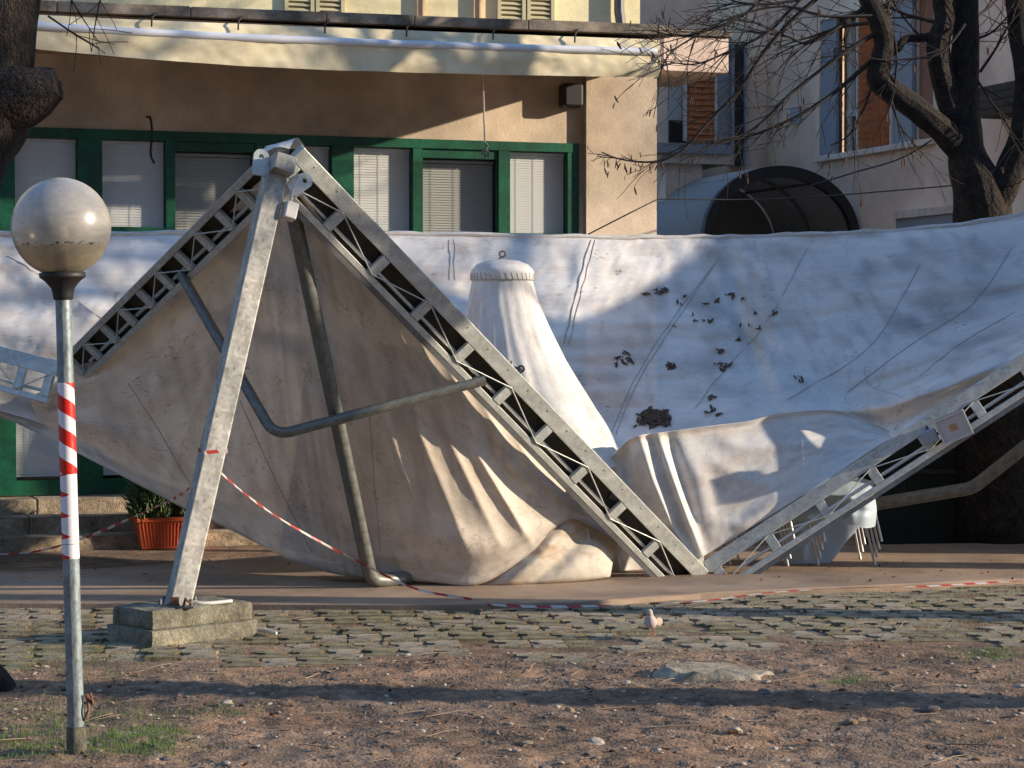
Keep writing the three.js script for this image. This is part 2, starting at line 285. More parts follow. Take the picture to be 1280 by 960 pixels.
// ------------------------------------------------------------------ the long building with green windows
const PHI = 19.3 * Math.PI / 180;
const r_ = V(Math.cos(PHI), 0, -Math.sin(PHI)), n_ = V(Math.sin(PHI), 0, Math.cos(PHI));
const F0 = onGround(0, 690, 0).sub(n_.clone().multiplyScalar(1.0)); F0.y = 0;
function facade(px, py, off) { const d = rayDir(px, py), c = V(0, EYE, 0); const t = (off - c.clone().sub(F0).dot(n_)) / d.dot(n_); const p = c.addScaledVector(d, t); return [p.clone().sub(F0).dot(r_), p.y]; }
const sx = (px, py, off) => facade(px, py, off)[0], hy = (px, py, off) => facade(px, py, off)[1];
{
  const B = thing('long_building', 'peach building with green framed windows and deep cream fascia behind the tent', 'building', F0); B.rotation.y = PHI;
  const winTop = hy(60, 172, 0), lintel = hy(60, 160, 0), winBot = 0.47, plinth = 0.42;
  const s0 = -6, sEnd = sx(820, 200, 0.08), sWin1 = sx(722, 200, 0);
  const soff = hy(300, 78, 0.02);
  const capTop = hy(300, 10, 1.6);
  // walls
  mesh('wall', [box(s0, sEnd, lintel, soff + 0.1, -0.28, 0.02), box(s0, sEnd, -0.1, plinth - 0.002, -0.28, 0.02), box(sWin1 + 0.002, sEnd, plinth, lintel, -0.28, 0.019)], M.wall, B);
  mesh('interior', [box(s0, sEnd, 0, soff, -3.2, -3.0), box(s0, s0 + 0.2, 0, soff, -2.98, -0.3), box(sEnd - 0.2, sEnd - 0.002, 0, soff, -2.98, -0.3), box(s0, sEnd - 0.01, soff + 0.01, soff + 0.2, -3.2, -0.29), box(s0, sEnd - 0.01, -0.1, 0.1, -2.98, -0.3)], M.room, B);
  mesh('pilaster', box(sx(733, 200, 0.1), sEnd, -0.1, soff - 0.002, 0.022, 0.1), M.wall, B);
  // green frame
  const gr = [];
  gr.push(box(s0, sWin1, winTop, lintel, -0.08, 0.045)); // head
  gr.push(box(s0, sWin1, winBot - 0.07, winBot + 0.06, -0.08, 0.045));
  mesh('window_head', gr[0], M.green, B); mesh('window_base', gr[1], M.green, B);
  const openings = [[-95, -8, 0], [18, 97, 0], [127, 207, 0], [218, 318, 1], [330, 365, 0], [375, 414, 0], [441, 515, 0], [527, 622, 1], [636, 708, 0]];
  const S = openings.map(([a, b, k]) => [sx(a, 230, 0), sx(b, 230, 0), k]);
  let prev = s0;
  S.forEach(([a, b]) => { mesh('mullion', box(prev, a, winBot + 0.06, winTop, -0.08, 0.04), M.green, B); prev = b; });
  mesh('mullion', box(prev, sWin1, winBot + 0.06, winTop, -0.08, 0.04), M.green, B);
  const midA = hy(60, 290, 0), midB = hy(60, 282, 0);
  S.forEach(([a, b, k], i) => {
    const z = k ? -0.06 : 0.0;
    const win = new THREE.Group(); win.name = 'window'; B.add(win);
    const e = 0.002;
    if (!k) mesh('mid_rail', box(a + e, b - e, midA, midB, -0.06, 0.03), M.green, win);
    else mesh('door_head', box(a + e, b - e, winTop - 0.085, winTop - e, -0.07, 0.02), M.green, win);
    const top = k ? winTop - 0.09 : winTop;
    mesh('pane', box(a + e, b - e, winBot + 0.062, top - e, z - 0.004 - 0.012, z - 0.012), M.glass, win);
    const sl = [], drop = 0.04;
    for (let y = winBot + 0.1; y < top - drop; y += 0.024) { const g = new THREE.BoxGeometry(b - a - 0.02, 0.0015, 0.026); g.rotateX(k ? 1.1 : 1.24); g.translate((a + b) / 2, y, z - 0.06); sl.push(g); }
    sl.push(box(a + 0.006, b - 0.006, top - drop + 0.006, top - 0.008, z - 0.08, z - 0.045));
    for (const t of [0.2, 0.5, 0.8]) sl.push(box(lerp(a, b, t) - 0.002, lerp(a, b, t) + 0.002, winBot + 0.09, top - drop, z - 0.043, z - 0.041));
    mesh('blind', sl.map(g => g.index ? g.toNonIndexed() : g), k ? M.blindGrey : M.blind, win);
  });
  // steps along the foot of the wall
  const st = [[0.02, 0.42, plinth - 0.03], [0.425, 0.70, 0.265], [0.705, 1.0, 0.12]];
  st.forEach(([z0, z1, h]) => { let s = s0 - 0.5; const R = rng(z1 * 100); while (s < sEnd + 1) { const l = 1.1 + R() * 0.5; mesh('step_stone', box(s + 0.003, s + l - 0.003, -0.1, h + (R() - 0.5) * 0.008, z0 + 0.002, z1 - 0.002 + (R() - 0.5) * 0.012, 0.012), M.step, B); s += l; } });
  // overhanging roof: soffit slab, banded fascia, cap
  const sR = sx(828, 80, 1.45);
  mesh('roof_slab', box(s0, sR, soff + 0.03, soff + 0.16, 0.022, 1.45), M.pinkband, B);
  mesh('soffit', box(s0, sR - 0.02, soff + 0.004, soff + 0.028, 0.022, 1.44), M.soffit, B);
  // sagging sheet fascia
  const prof = [[-60, 40], [50, 62], [170, 73], [300, 82.5], [420, 88], [600, 93], [800, 96.5], [826, 97]].map(([x, y]) => facade(x, y, 1.6));
  const yTop = [[-60, 0], [50, 18], [170, 24], [300, 29], [420, 34], [600, 41], [800, 48], [826, 49]].map(([x, y]) => facade(x, y, 1.6));
  const band = (f0, f1, z, thick, m, name) => {
    const pos = [], idx = [], nn = 160, rows = 6; const lo = (s) => interp(prof, s), hi = (s) => interp(yTop, s);
    for (let i = 0; i <= nn; i++) { const s = lerp(prof[0][0], prof[prof.length - 1][0], i / nn), a = lo(s), b = hi(s); for (let j = 0; j <= rows; j++) { const f = lerp(f0, f1, j / rows), y = lerp(a, b, f); pos.push(s, y, z + 0.02 * Math.sin(f * 3.1) + 0.012 * n2(s * 1.1, f * 2 + 7) + 0.005 * n2(s * 5, f * 4)); } }
    for (let i = 0; i < nn; i++) for (let j = 0; j < rows; j++) { const a = i * (rows + 1) + j; idx.push(a, a + rows + 1, a + 1, a + 1, a + rows + 1, a + rows + 2); }
    const g = new THREE.BufferGeometry(); g.setAttribute('position', new THREE.Float32BufferAttribute(pos, 3)); g.setIndex(idx);
    const uv = new Float32Array(pos.length / 3 * 2); for (let i = 0; i < pos.length / 3; i++) { uv[2 * i] = pos[3 * i]; uv[2 * i + 1] = pos[3 * i + 1]; } g.setAttribute('uv', new THREE.BufferAttribute(uv, 2)); g.computeVertexNormals();
    const mm = mesh(name, g, m, B); return mm;
  };
  M.fascia.side = THREE.DoubleSide;
  band(0, 0.6, 1.6, 0.02, M.fascia, 'lower_fascia');
  band(0.72, 1.0, 1.57, 0.02, M.fascia, 'upper_fascia');
  { const pts = []; for (let i = 0; i <= 60; i++) { const s = lerp(prof[0][0], prof[prof.length - 1][0] - 0.05, i / 60); pts.push(V(s, lerp(interp(prof, s), interp(yTop, s), 0.66), 1.615)); } const g = taper(pts, pts.map(() => 0.034), 10); mesh('gutter_tube', g, M.tubeWhite, B); }
  for (const px of [192, 300, 408, 510, 618, 720]) { const [s] = facade(px, 30, 1.6), y = interp(yTop, s); mesh('fascia_hook', taper([V(s + 0.05, y + 0.07, 1.5), V(s + 0.02, y + 0.06, 1.6), V(s - 0.02, y + 0.01, 1.63), V(s - 0.02, y - 0.06, 1.62)], [0.008, 0.008, 0.008, 0.008], 5), M.asphaltWire, B); }
  // roof edge cap in weathered pieces
  { const cap = [[-60, 2], [45, 8], [300, 18], [560, 28], [800, 37], [905, 41]].map(([x, y]) => facade(x, y, 1.5)); const R = rng(8); let s = cap[0][0];
    while (s < sR - 0.05) { const l = Math.min(0.75 + R() * 0.5, sR + 0.02 - s); const y = interp(cap, s + l / 2), h = 0.085; const g = box(-l / 2 + 0.004, l / 2 - 0.004, -h / 2, h / 2 + R() * 0.01, -1.45, 0.03 + R() * 0.012, 0.008); g.rotateZ((interp(cap, s + l) - interp(cap, s)) / l); g.translate(s + l / 2, y, 1.5); mesh('roof_cap', g, M.roofcap, B); s += l; }
    mesh('parapet', box(s0, sR - 0.01, soff + 0.165, interp(cap, 0) - 0.06, 0.3, 1.43), M.pinkband, B);
    mesh('end_block', box(sx(829, 70, 0.1), sx(911, 70, 0.1), hy(870, 90, 0.1), hy(870, 46, 0.1), -1.2, 0.098, 0.01), M.pinkband, B); mesh('end_block_cap', box(sx(826, 40, 0.1), sx(914, 40, 0.1), hy(870, 45, 0.1), hy(870, 37, 0.1), -1.2, 0.13, 0.01), M.roofcap, B); }
  // upper storey set back above the roof
  const yU = soff + 0.17;
  mesh('upper_wall', box(s0, sx(800, 10, -0.3), yU + 0.002, yU + 4.2, -3.0, -0.3), M.upperWall, B);
  for (const [a, b] of [[355, 392], [394, 430], [621, 656], [658, 692]]) {
    const sh = new THREE.Group(); sh.name = 'shutter'; B.add(sh);
    const x0 = sx(a, 5, -0.28), x1 = sx(b, 5, -0.28), y0 = hy(a, a < 500 ? 14 : 30, -0.28) - 0.1, y1 = y0 + 1.7;
    mesh('shutter_frame', [box(x0, x0 + 0.035, y0, y1, -0.298, -0.25), box(x1 - 0.035, x1, y0, y1, -0.298, -0.25), box(x0 + 0.035, x1 - 0.035, y0, y0 + 0.06, -0.298, -0.251), box(x0 + 0.035, x1 - 0.035, y1 - 0.06, y1, -0.298, -0.251)], M.shutter, sh);
    for (let y = y0 + 0.08; y < y1 - 0.07; y += 0.045) { const g = new THREE.BoxGeometry(x1 - x0 - 0.072, 0.008, 0.05); g.rotateX(0.8); g.translate((x0 + x1) / 2, y, -0.275); mesh('slat', g, M.shutter, sh); }
  }
  for (const px of [527, 598]) { const s = sx(px, 5, -0.25); mesh('downpipe', taper([V(s, yU - 0.2, -0.25), V(s, yU + 4.2, -0.25)], [0.035, 0.035], 10), M.soffit, B); }
  mesh('downpipe', taper([V(sx(785, 25, -0.2), yU - 0.1, -0.2), V(sx(775, 0, -0.2), yU + 0.5, -0.22), V(sx(775, 0, -0.2), yU + 4, -0.22)], [0.05, 0.05, 0.05], 10), M.steelDark, B);
  // loudspeaker in the soffit corner
  const spk = new THREE.Group(); spk.name = 'wall_speaker'; B.add(spk);
  mesh('speaker_body', box(sx(703, 115, 0.15), sx(728, 115, 0.15), hy(710, 134, 0.15), hy(710, 104, 0.15), 0.03, 0.2, 0.03), M.rubber, spk);
  // hanging cord with a hook
  const c0 = V(sx(603, 95, 1.4), soff + 0.01, 1.4), c1 = V(sx(606, 178, 1.4), hy(606, 178, 1.4), 1.4);
  const cord = thing('hanging_cord', 'thin pale cord with a knotted end hanging under the cream fascia', 'cord', F0); cord.rotation.y = PHI;
  mesh('line', taper([c0, c1], [0.008, 0.008], 5), M.pinkband, cord);
  mesh('knot', taper(spline([c1, c1.clone().add(V(0.03, -0.03, 0)), c1.clone().add(V(-0.03, -0.09, 0.01)), c1.clone().add(V(0.035, -0.12, 0)), c1.clone().add(V(0.01, -0.05, 0.01)), c1.clone().add(V(0.0, -0.15, 0))], 5), new Array(26).fill(0.008), 5), M.steelDark, cord);
  const h0 = V(sx(188, 148, 0.2), hy(188, 148, 0.2), 0.2);
  const hk = thing('cable_tail', 'short dark cable dangling from the lintel above the green windows', 'cable', F0); hk.rotation.y = PHI;
  mesh('cable', taper(spline([h0.clone().add(V(0, 0.03, -0.18)), h0, h0.clone().add(V(0.01, -0.12, 0.02)), h0.clone().add(V(0.0, -0.33, 0.02)), h0.clone().add(V(0.03, -0.4, 0.02))], 5), new Array(21).fill(0.011), 5), M.asphaltWire, hk);
}
function interp(tab, s) { for (let i = 0; i < tab.length - 1; i++) if (s <= tab[i + 1][0] || i === tab.length - 2) return lerp(tab[i][1], tab[i + 1][1], (s - tab[i][0]) / (tab[i + 1][0] - tab[i][0])); }

// ------------------------------------------------------------------ wing at the right, at right angles to it
{
  const C = at(937, 200, 28), cs = C.clone().sub(F0).dot(r_), co = C.clone().sub(F0).dot(n_);
  const Wg = thing('wing_building', 'pinkish rendered wing with wooden sliding shutters behind the bare tree', 'building', F0); Wg.rotation.y = PHI;
  function side(px, py, s = cs) { const d = rayDir(px, py), c = V(0, EYE, 0), t = (s - c.clone().sub(F0).dot(r_)) / d.dot(r_); const p = c.addScaledVector(d, t); return [p.clone().sub(F0).dot(n_), p.y]; }
  const oEnd = side(1290, 150)[0] + 0.12;
  // big window opening
  const [o0] = side(1024, 190), [o1] = side(1168, 172), yb = side(1024, 196)[1], yt = side(1024, 27)[1];
  const T = 0.3;
  mesh('wall', [box(cs, cs + T, -0.1, yb, co, oEnd), box(cs, cs + T, yt, 10.5, co, oEnd), box(cs, cs + T, yb, yt, co, o0), box(cs, cs + T, yb, yt, o1, oEnd), box(cs + T, cs + 5.5, -0.1, 10.5, oEnd - T, oEnd), box(cs + T + 0.01, cs + 5.5, -0.1, 10.4, co, co + 0.2), box(cs + T, cs + 5.5, 10.2, 10.5, co + 0.2, oEnd - T), box(cs + T + 0.02, cs + 1.6, -0.1, 10, co + 0.3, co + 0.5)], M.wing, Wg);
  mesh('inner_wall', box(cs + 1.0, cs + 1.1, 0, 10, co + 0.6, oEnd - 0.4), M.room, Wg);
  const sill = mesh('sill', box(cs - 0.06, cs + 0.2, yb - 0.07, yb - 0.002, o0 - 0.03, o1 + 0.03, 0.01), M.pier, Wg);
  const pane = (a, b, name, m, x0, x1, y0 = yb, y1 = yt) => { const oa = side(a, 110)[0], ob = side(b, 110)[0]; return mesh(name, box(cs + x0, cs + x1, y0 + 0.002, y1 - 0.002, oa + 0.002, ob - 0.002), m, Wg); };
  const slats = (a, b, x, y0, y1) => { const oa = side(a, 110)[0], ob = side(b, 110)[0]; const p = new THREE.Group(); p.name = 'sliding_shutter'; Wg.add(p); mesh('shutter_edge', [box(cs + x - 0.01, cs + x + 0.04, y0, y1, oa, oa + 0.035), box(cs + x - 0.01, cs + x + 0.04, y0, y1, ob - 0.035, ob)], M.whiteFrame, p); const R = rng(a); for (let y = y0 + 0.01; y < y1 - 0.05; y += 0.068) { const g = box(-0.009, 0.009, -0.034, 0.034, oa + 0.036, ob - 0.036); g.rotateZ(0.32); g.translate(cs + x + 0.016, y + 0.034, 0); mesh('slat', g, M.wood[R() > 0.5 ? 1 : 0], p); } };
  pane(1024, 1043, 'reveal_panel', M.bluegrey, 0.02, 0.06);
  pane(1043, 1068, 'curtain', M.curtain, 0.26, 0.28);
  pane(1043, 1048, 'window_stile', M.whiteFrame, 0.16, 0.22); pane(1058, 1062, 'window_stile', M.whiteFrame, 0.16, 0.22);
  pane(1043, 1068, 'window_rail', M.whiteFrame, 0.15, 0.215, lerp(yb, yt, 0.27), lerp(yb, yt, 0.32)); pane(1043, 1068, 'lower_pane', M.pane, 0.19, 0.2, yb, lerp(yb, yt, 0.27));
  pane(1048, 1058, 'pane', M.glass, 0.19, 0.195, lerp(yb, yt, 0.32), yt);
  slats(1069, 1113, 0.02, yb + 0.01, yt - 0.01);
  pane(1114, 1136, 'reveal_panel', M.bluegrey, 0.04, 0.08);
  pane(1137, 1155, 'door_leaf', M.brownFrame, 0.12, 0.16, lerp(yb, yt, 0.02), yt); pane(1156, 1161, 'window_stile', M.whiteFrame, 0.1, 0.16); pane(1161, 1168, 'pane', M.pane, 0.14, 0.15);
  pane(1132, 1137, 'window_stile', M.whiteFrame, 0.1, 0.16);
  // low basement window
  { const oa = side(1122, 280)[0], ob = side(1196, 270)[0], y0 = side(1122, 292)[1], y1 = side(1122, 268)[1]; mesh('vent_window', box(cs - 0.02, cs - 0.003, y0, y1, oa, ob), M.bluegrey, Wg); mesh('vent_lintel', box(cs - 0.05, cs - 0.021, y1 - 0.05, y1 + 0.03, oa - 0.03, ob + 0.03), M.pier, Wg); }
  { const o = side(1000, 145)[0], y = side(1000, 145)[1]; mesh('number_plate', box(cs - 0.025, cs - 0.003, y - 0.08, y + 0.1, o - 0.22, o + 0.05), M.cloth, Wg); }
  // back piece between the two buildings, with a balcony
  const ob = co + 0.5;
  const loc = (px, py, off) => facade(px, py, off);
  const bx = (a, b, y0, y1, z0, z1, name, m, bev = 0) => mesh(name, box(loc(a, 200, z1)[0], loc(b, 200, z1)[0], loc(a, y1, z1)[1], loc(a, y0, z1)[1], z0, z1, bev), m, Wg);
  mesh('back_wall', box(loc(780, 200, ob)[0], cs - 0.005, -0.1, 10.2, co - 0.1, ob), M.wing, Wg);
  const zb = ob + 1.0;
  bx(818, 916, 178, 190, ob + 0.005, zb + 0.06, 'balcony_rail', M.bluegrey); bx(818, 916, 190.5, 203, ob + 0.005, zb, 'balcony_slab', M.pier);
  bx(832, 878, 204, 420, ob + 0.4, zb - 0.08, 'pier', M.pier);
  bx(818, 831, 204, 420, ob + 0.005, ob + 0.3, 'dark_slit', M.pane);  // first panel: near black in place of the shade in this slit
  bx(836, 857, 60, 178, ob + 0.005, ob + 0.03, 'curtain', M.curtain); bx(836, 857, 150, 178, ob + 0.031, ob + 0.04, 'lower_pane', M.pane);
  { const x0 = loc(858, 100, ob + 0.1)[0], x1 = loc(893, 100, ob + 0.1)[0], y0 = loc(858, 176, ob + 0.1)[1], y1 = loc(858, 40, ob + 0.1)[1]; const p = new THREE.Group(); p.name = 'sliding_shutter'; Wg.add(p); mesh('shutter_edge', [box(x0 - 0.03, x0, y0, y1, ob + 0.06, ob + 0.12), box(x1, x1 + 0.03, y0, y1, ob + 0.06, ob + 0.12)], M.whiteFrame, p); for (let y = y0; y < y1 - 0.05; y += 0.072) { const g = box(x0 + 0.001, x1 - 0.001, -0.036, 0.036, -0.009, 0.009); g.rotateX(-0.32); g.translate(0, y + 0.036, ob + 0.09); mesh('slat', g, M.wood[0], p); } }
  bx(896, 914, 40, 178, ob + 0.005, ob + 0.06, 'reveal_panel', M.bluegrey); bx(915, 934, 55, 207, ob + 0.005, ob + 0.1, 'tall_window', M.pane); bx(915, 918, 55, 207, ob + 0.101, ob + 0.14, 'window_stile', M.bluegrey); bx(931, 934, 55, 207, ob + 0.101, ob + 0.14, 'window_stile', M.bluegrey);
  // small tiled sign box at the right edge
  { const S = new THREE.Group(); S.name = 'louvred_box'; Wg.add(S); const o = side(1256, 130)[0]; const y0 = side(1256, 150)[1], y1 = side(1256, 112)[1]; for (let k = 0; k < 4; k++) mesh('slat', box(cs - 0.34, cs - 0.02 - 0.003, lerp(y0, y1, k / 4) + 0.006, lerp(y0, y1, (k + 1) / 4), o, o + 1.1), M.darkPlate, S); mesh('box_back', box(cs - 0.3, cs - 0.03, y0 + 0.01, y1 - 0.01, o + 0.03, o + 1.07), M.darkPlate, S); }
  // barrel awning over the entrance between the wings
  const A = thing('barrel_awning', 'smoked barrel shaped awning with black curved rim between the buildings', 'awning', F0); A.rotation.y = PHI;
  const zf = ob + 2.4, zr = ob + 0.3, xa = loc(878, 260, zf)[0], xb = Math.min(loc(1086, 260, zf)[0], cs - 0.03), yc = loc(960, 296, zf)[1], rise = loc(960, 207, zf)[1] - yc;
  const arc = (k, s = 0) => { const a = Math.PI * (1 - k); return [(xa + xb) / 2 + Math.cos(a) * ((xb - xa) / 2 + s), yc + Math.sin(a) * (rise + s)]; };
  { const pos = [], idx = []; for (let i = 0; i <= 40; i++) for (let j = 0; j <= 1; j++) { const [x, y] = arc(i / 40); pos.push(x, y, j ? zf - 0.02 : zr); } for (let i = 0; i < 40; i++) { const a = i * 2; idx.push(a, a + 1, a + 2, a + 1, a + 3, a + 2); } const g = new THREE.BufferGeometry(); g.setAttribute('position', new THREE.Float32BufferAttribute(pos, 3)); g.setAttribute('uv', new THREE.Float32BufferAttribute(new Array(pos.length / 3 * 2).fill(0), 2)); g.setIndex(idx); g.computeVertexNormals(); mesh('sheet', g, M.smoked, A); }
  { const s = new THREE.Shape(); for (let i = 0; i <= 40; i++) { const [x, y] = arc(i / 40); i ? s.lineTo(x, y) : s.moveTo(x, y); } for (let i = 0; i <= 40; i++) { const a = Math.PI * (i / 40), hw = (xb - xa) / 2; s.lineTo((xa + xb) / 2 + Math.cos(a) * (hw - 0.1), yc + Math.sin(a) * (rise - 0.13)); } const g = new THREE.ExtrudeGeometry(s, { depth: 0.09, bevelEnabled: false }); g.translate(0, 0, zf - 0.04); mesh('rim', boxUV(g), M.rubber, A); }
  for (const k of [0.3, 0.5, 0.7]) { const [x, y] = arc(k, -0.015); mesh('purlin', taper([V(x, y, zr), V(x, y, zf - 0.05)], [0.018, 0.018], 6), M.steelDark, A); }
  { const pts = []; for (let i = 0; i <= 24; i++) { const [x, y] = arc(i / 24, -0.03); pts.push(V(x, y, lerp(zr, zf, 0.45))); } mesh('hoop', taper(pts, pts.map(() => 0.02), 6), M.steelDark, A); }
  mesh('end_panel', (() => { const s = new THREE.Shape(); for (let i = 0; i <= 40; i++) { const [x, y] = arc(i / 40, -0.02); i ? s.lineTo(x, y) : s.moveTo(x, y); } s.closePath(); const g = new THREE.ExtrudeGeometry(s, { depth: 0.02, bevelEnabled: false }); g.translate(0, 0, zr - 0.03); return boxUV(g); })(), M.smoked, A);
  mesh('dark_doorway', box(xa + 0.05, xb - 0.05, 0, yc, zr - 0.2, zr - 0.1), M.pane, A);  // near black panel in place of the unlit doorway
  mesh('awning_leg', taper([V(xb - 0.12, yc - 0.02, zf - 0.02), V(xb - 0.02, yc - 0.35, zf - 0.02), V(xb - 0.02, 0, zf - 0.02)], [0.025, 0.025, 0.025], 8), M.pole, A);
  mesh('awning_leg', taper([V(xa + 0.06, yc, zf - 0.02), V(xa + 0.06, 0, zf - 0.02)], [0.025, 0.025], 8), M.pole, A);
}
// slack cables strung across the yard
{
  const wire = (pts, r, label) => { const p = spline(pts.map(q => at(...q)), 8); const m = mesh('slack_cable', taper(p, p.map(() => r), 4), M.asphaltWire); tag(m, label, 'cable'); };
  wire([[822, 249, 21], [960, 249, 21.2], [1120, 238, 20], [1300, 222, 18.9]], 0.006, 'long thin cable running low past the awning to the bare tree');
  wire([[1000, 236, 22.5], [1070, 215, 21.5], [1130, 196, 20.6], [1165, 175, 20.3]], 0.008, 'drooping cable under the big shuttered window of the wing');
  wire([[735, 293, 19.3], [780, 270, 19.4], [822, 249, 20.3], [824, 248, 20.9]], 0.006, 'short cable rising across the peach pilaster');
}

// ------------------------------------------------------------------ the collapsed canopy
const crom = (a, b, c, d, t) => 0.5 * (2 * b + (c - a) * t + (2 * a - 5 * b + 4 * c - d) * t * t + (3 * b - a - 3 * c + d) * t * t * t);
function grid(rows, fu, fv) { // fu in columns, fv in rows
  const nr = rows.length, nc = rows[0].length, j = clamp(Math.floor(fv), 0, nr - 2), i = clamp(Math.floor(fu), 0, nc - 2), tv = fv - j, tu = fu - i, out = [0, 0, 0];
  for (let k = 0; k < 3; k++) {
    const R = [-1, 0, 1, 2].map(dj => { const row = rows[clamp(j + dj, 0, nr - 1)]; return crom(row[clamp(i - 1, 0, nc - 1)][k], row[i][k], row[Math.min(i + 1, nc - 1)][k], row[clamp(i + 2, 0, nc - 1)][k], tu); });
    out[k] = crom(...R, tv);
  }
  return out;
}
function distTo(poly, x, y) { let best = 1e9, tb = 0, L = 0, tot = 0; for (let i = 0; i < poly.length - 1; i++) tot += Math.hypot(poly[i + 1][0] - poly[i][0], poly[i + 1][1] - poly[i][1]); for (let i = 0; i < poly.length - 1; i++) { const [ax, ay] = poly[i], dx = poly[i + 1][0] - ax, dy = poly[i + 1][1] - ay, l = Math.hypot(dx, dy), t = clamp(((x - ax) * dx + (y - ay) * dy) / (l * l), 0, 1), q = Math.hypot(x - ax - t * dx, y - ay - t * dy); if (q < best) { best = q; tb = (L + t * l) / tot; } L += l; } return [best, tb]; }
function sheet(rows, nu, nv, folds = [], rough = 1, seed = 0, wrinkle = 0) {
  const nc = rows[0].length - 1, nr = rows.length - 1, pos = [], uv = [], idx = [], pix = [];
  const F = folds.map(f => ({ ...f, b: [Math.min(...f.p.map(q => q[0])) - f.w * 3, Math.max(...f.p.map(q => q[0])) + f.w * 3, Math.min(...f.p.map(q => q[1])) - f.w * 3, Math.max(...f.p.map(q => q[1])) + f.w * 3] }));
  for (let j = 0; j <= nv; j++) for (let i = 0; i <= nu; i++) {
    let [px, py, d] = grid(rows, i / nu * nc, j / nv * nr), k = 0;
    for (const f of F) { if (px < f.b[0] || px > f.b[1] || py < f.b[2] || py > f.b[3]) continue; const [q, t] = distTo(f.p, px, py); k += f.a * (f.c ? Math.exp(-Math.sqrt((q / f.w) ** 2 + 0.04) * 1.5) : Math.exp(-((q / f.w) ** 2))) * Math.pow(Math.sin(Math.PI * clamp(0.06 + t * 0.88, 0, 1)), 0.6); }
    const w = at(px, py, d);
    const hem = smooth(0, 0.03, j / nv);
    k += rough * (0.030 * n3(w.x * 1.1, w.y * 1.1, seed) + 0.010 * n3(w.x * 4, w.y * 3, seed + 5) + 0.0035 * n3(w.x * 13, w.y * 10, seed + 9)) * hem;
    if (wrinkle) k += wrinkle * hem * (0.016 * n3(w.x * 4.5 + w.y * 1.2, w.y * 0.9, seed + 2) * smooth(0.9, 0.2, j / nv) + 0.007 * n3(w.x * 9 - w.y * 5, w.y * 3, seed + 3) + 0.004 * n3(w.x * 22, w.y * 14, seed + 4));
    const p = at(px, py, d - k); pos.push(p.x, p.y, p.z); uv.push(i / nu, j / nv); pix.push([px, py, d - k]);
  }
  const w = nu + 1;
  for (let j = 0; j < nv; j++) for (let i = 0; i < nu; i++) { const a = j * w + i; idx.push(a, a + w, a + 1, a + 1, a + w, a + w + 1); }
  const g = new THREE.BufferGeometry(); g.setAttribute('position', new THREE.Float32BufferAttribute(pos, 3)); g.setAttribute('uv', new THREE.Float32BufferAttribute(uv, 2)); g.setIndex(idx); g.computeVertexNormals();
  g.userData.pix = pix; g.userData.w = w; return g;
}
function near(g, px, py) { let b = 1e9, k = 0; g.userData.pix.forEach((q, i) => { const e = (q[0] - px) ** 2 + (q[1] - py) ** 2; if (e < b) { b = e; k = i; } }); const P = g.attributes.position, N = g.attributes.normal; const n = V(N.getX(k), N.getY(k), N.getZ(k)); if (n.dot(V(0, 0.3, 1)) < 0) n.negate(); return { p: V(P.getX(k), P.getY(k), P.getZ(k)), n }; }
function onCloth(g, px, py) { // mean of the nearest four vertices
  const best = []; g.userData.pix.forEach((q, i) => { const e = (q[0] - px) ** 2 + (q[1] - py) ** 2; if (best.length < 4 || e < best[3][0]) { best.push([e, i]); best.sort((a, b) => a[0] - b[0]); if (best.length > 4) best.pop(); } });
  const p = V(0, 0, 0), n = V(0, 0, 0), P = g.attributes.position, N = g.attributes.normal; let W = 0; for (const [e, i] of best) { const w = 1 / (e + 0.4); W += w; p.add(V(P.getX(i), P.getY(i), P.getZ(i)).multiplyScalar(w)); n.add(V(N.getX(i), N.getY(i), N.getZ(i)).multiplyScalar(w)); }
  p.divideScalar(W); n.normalize(); if (n.dot(V(0, 0.3, 1)) < 0) n.negate(); return { p, n };
}
function seamOn(g, pts, width, parent) { // welded seam: a narrow raised ribbon that follows the cloth
  const dense = spline(pts.map(([x, y]) => V(x, y, 0)), 10).map(p => [p.x, p.y]);
  const q = dense.map(([x, y]) => onCloth(g, x, y)); const P = spline(q.filter((_, i) => i % 2 === 0 || i === q.length - 1).map(o => o.p.clone().addScaledVector(o.n, 0.0015)), 3);
  mesh('seam', taper(P, P.map(() => width * 0.6), 4), M.seam, parent);
}
const tent = thing('tent_canopy', 'collapsed off white fabric tent canopy sagging from its broken frame', 'tent');
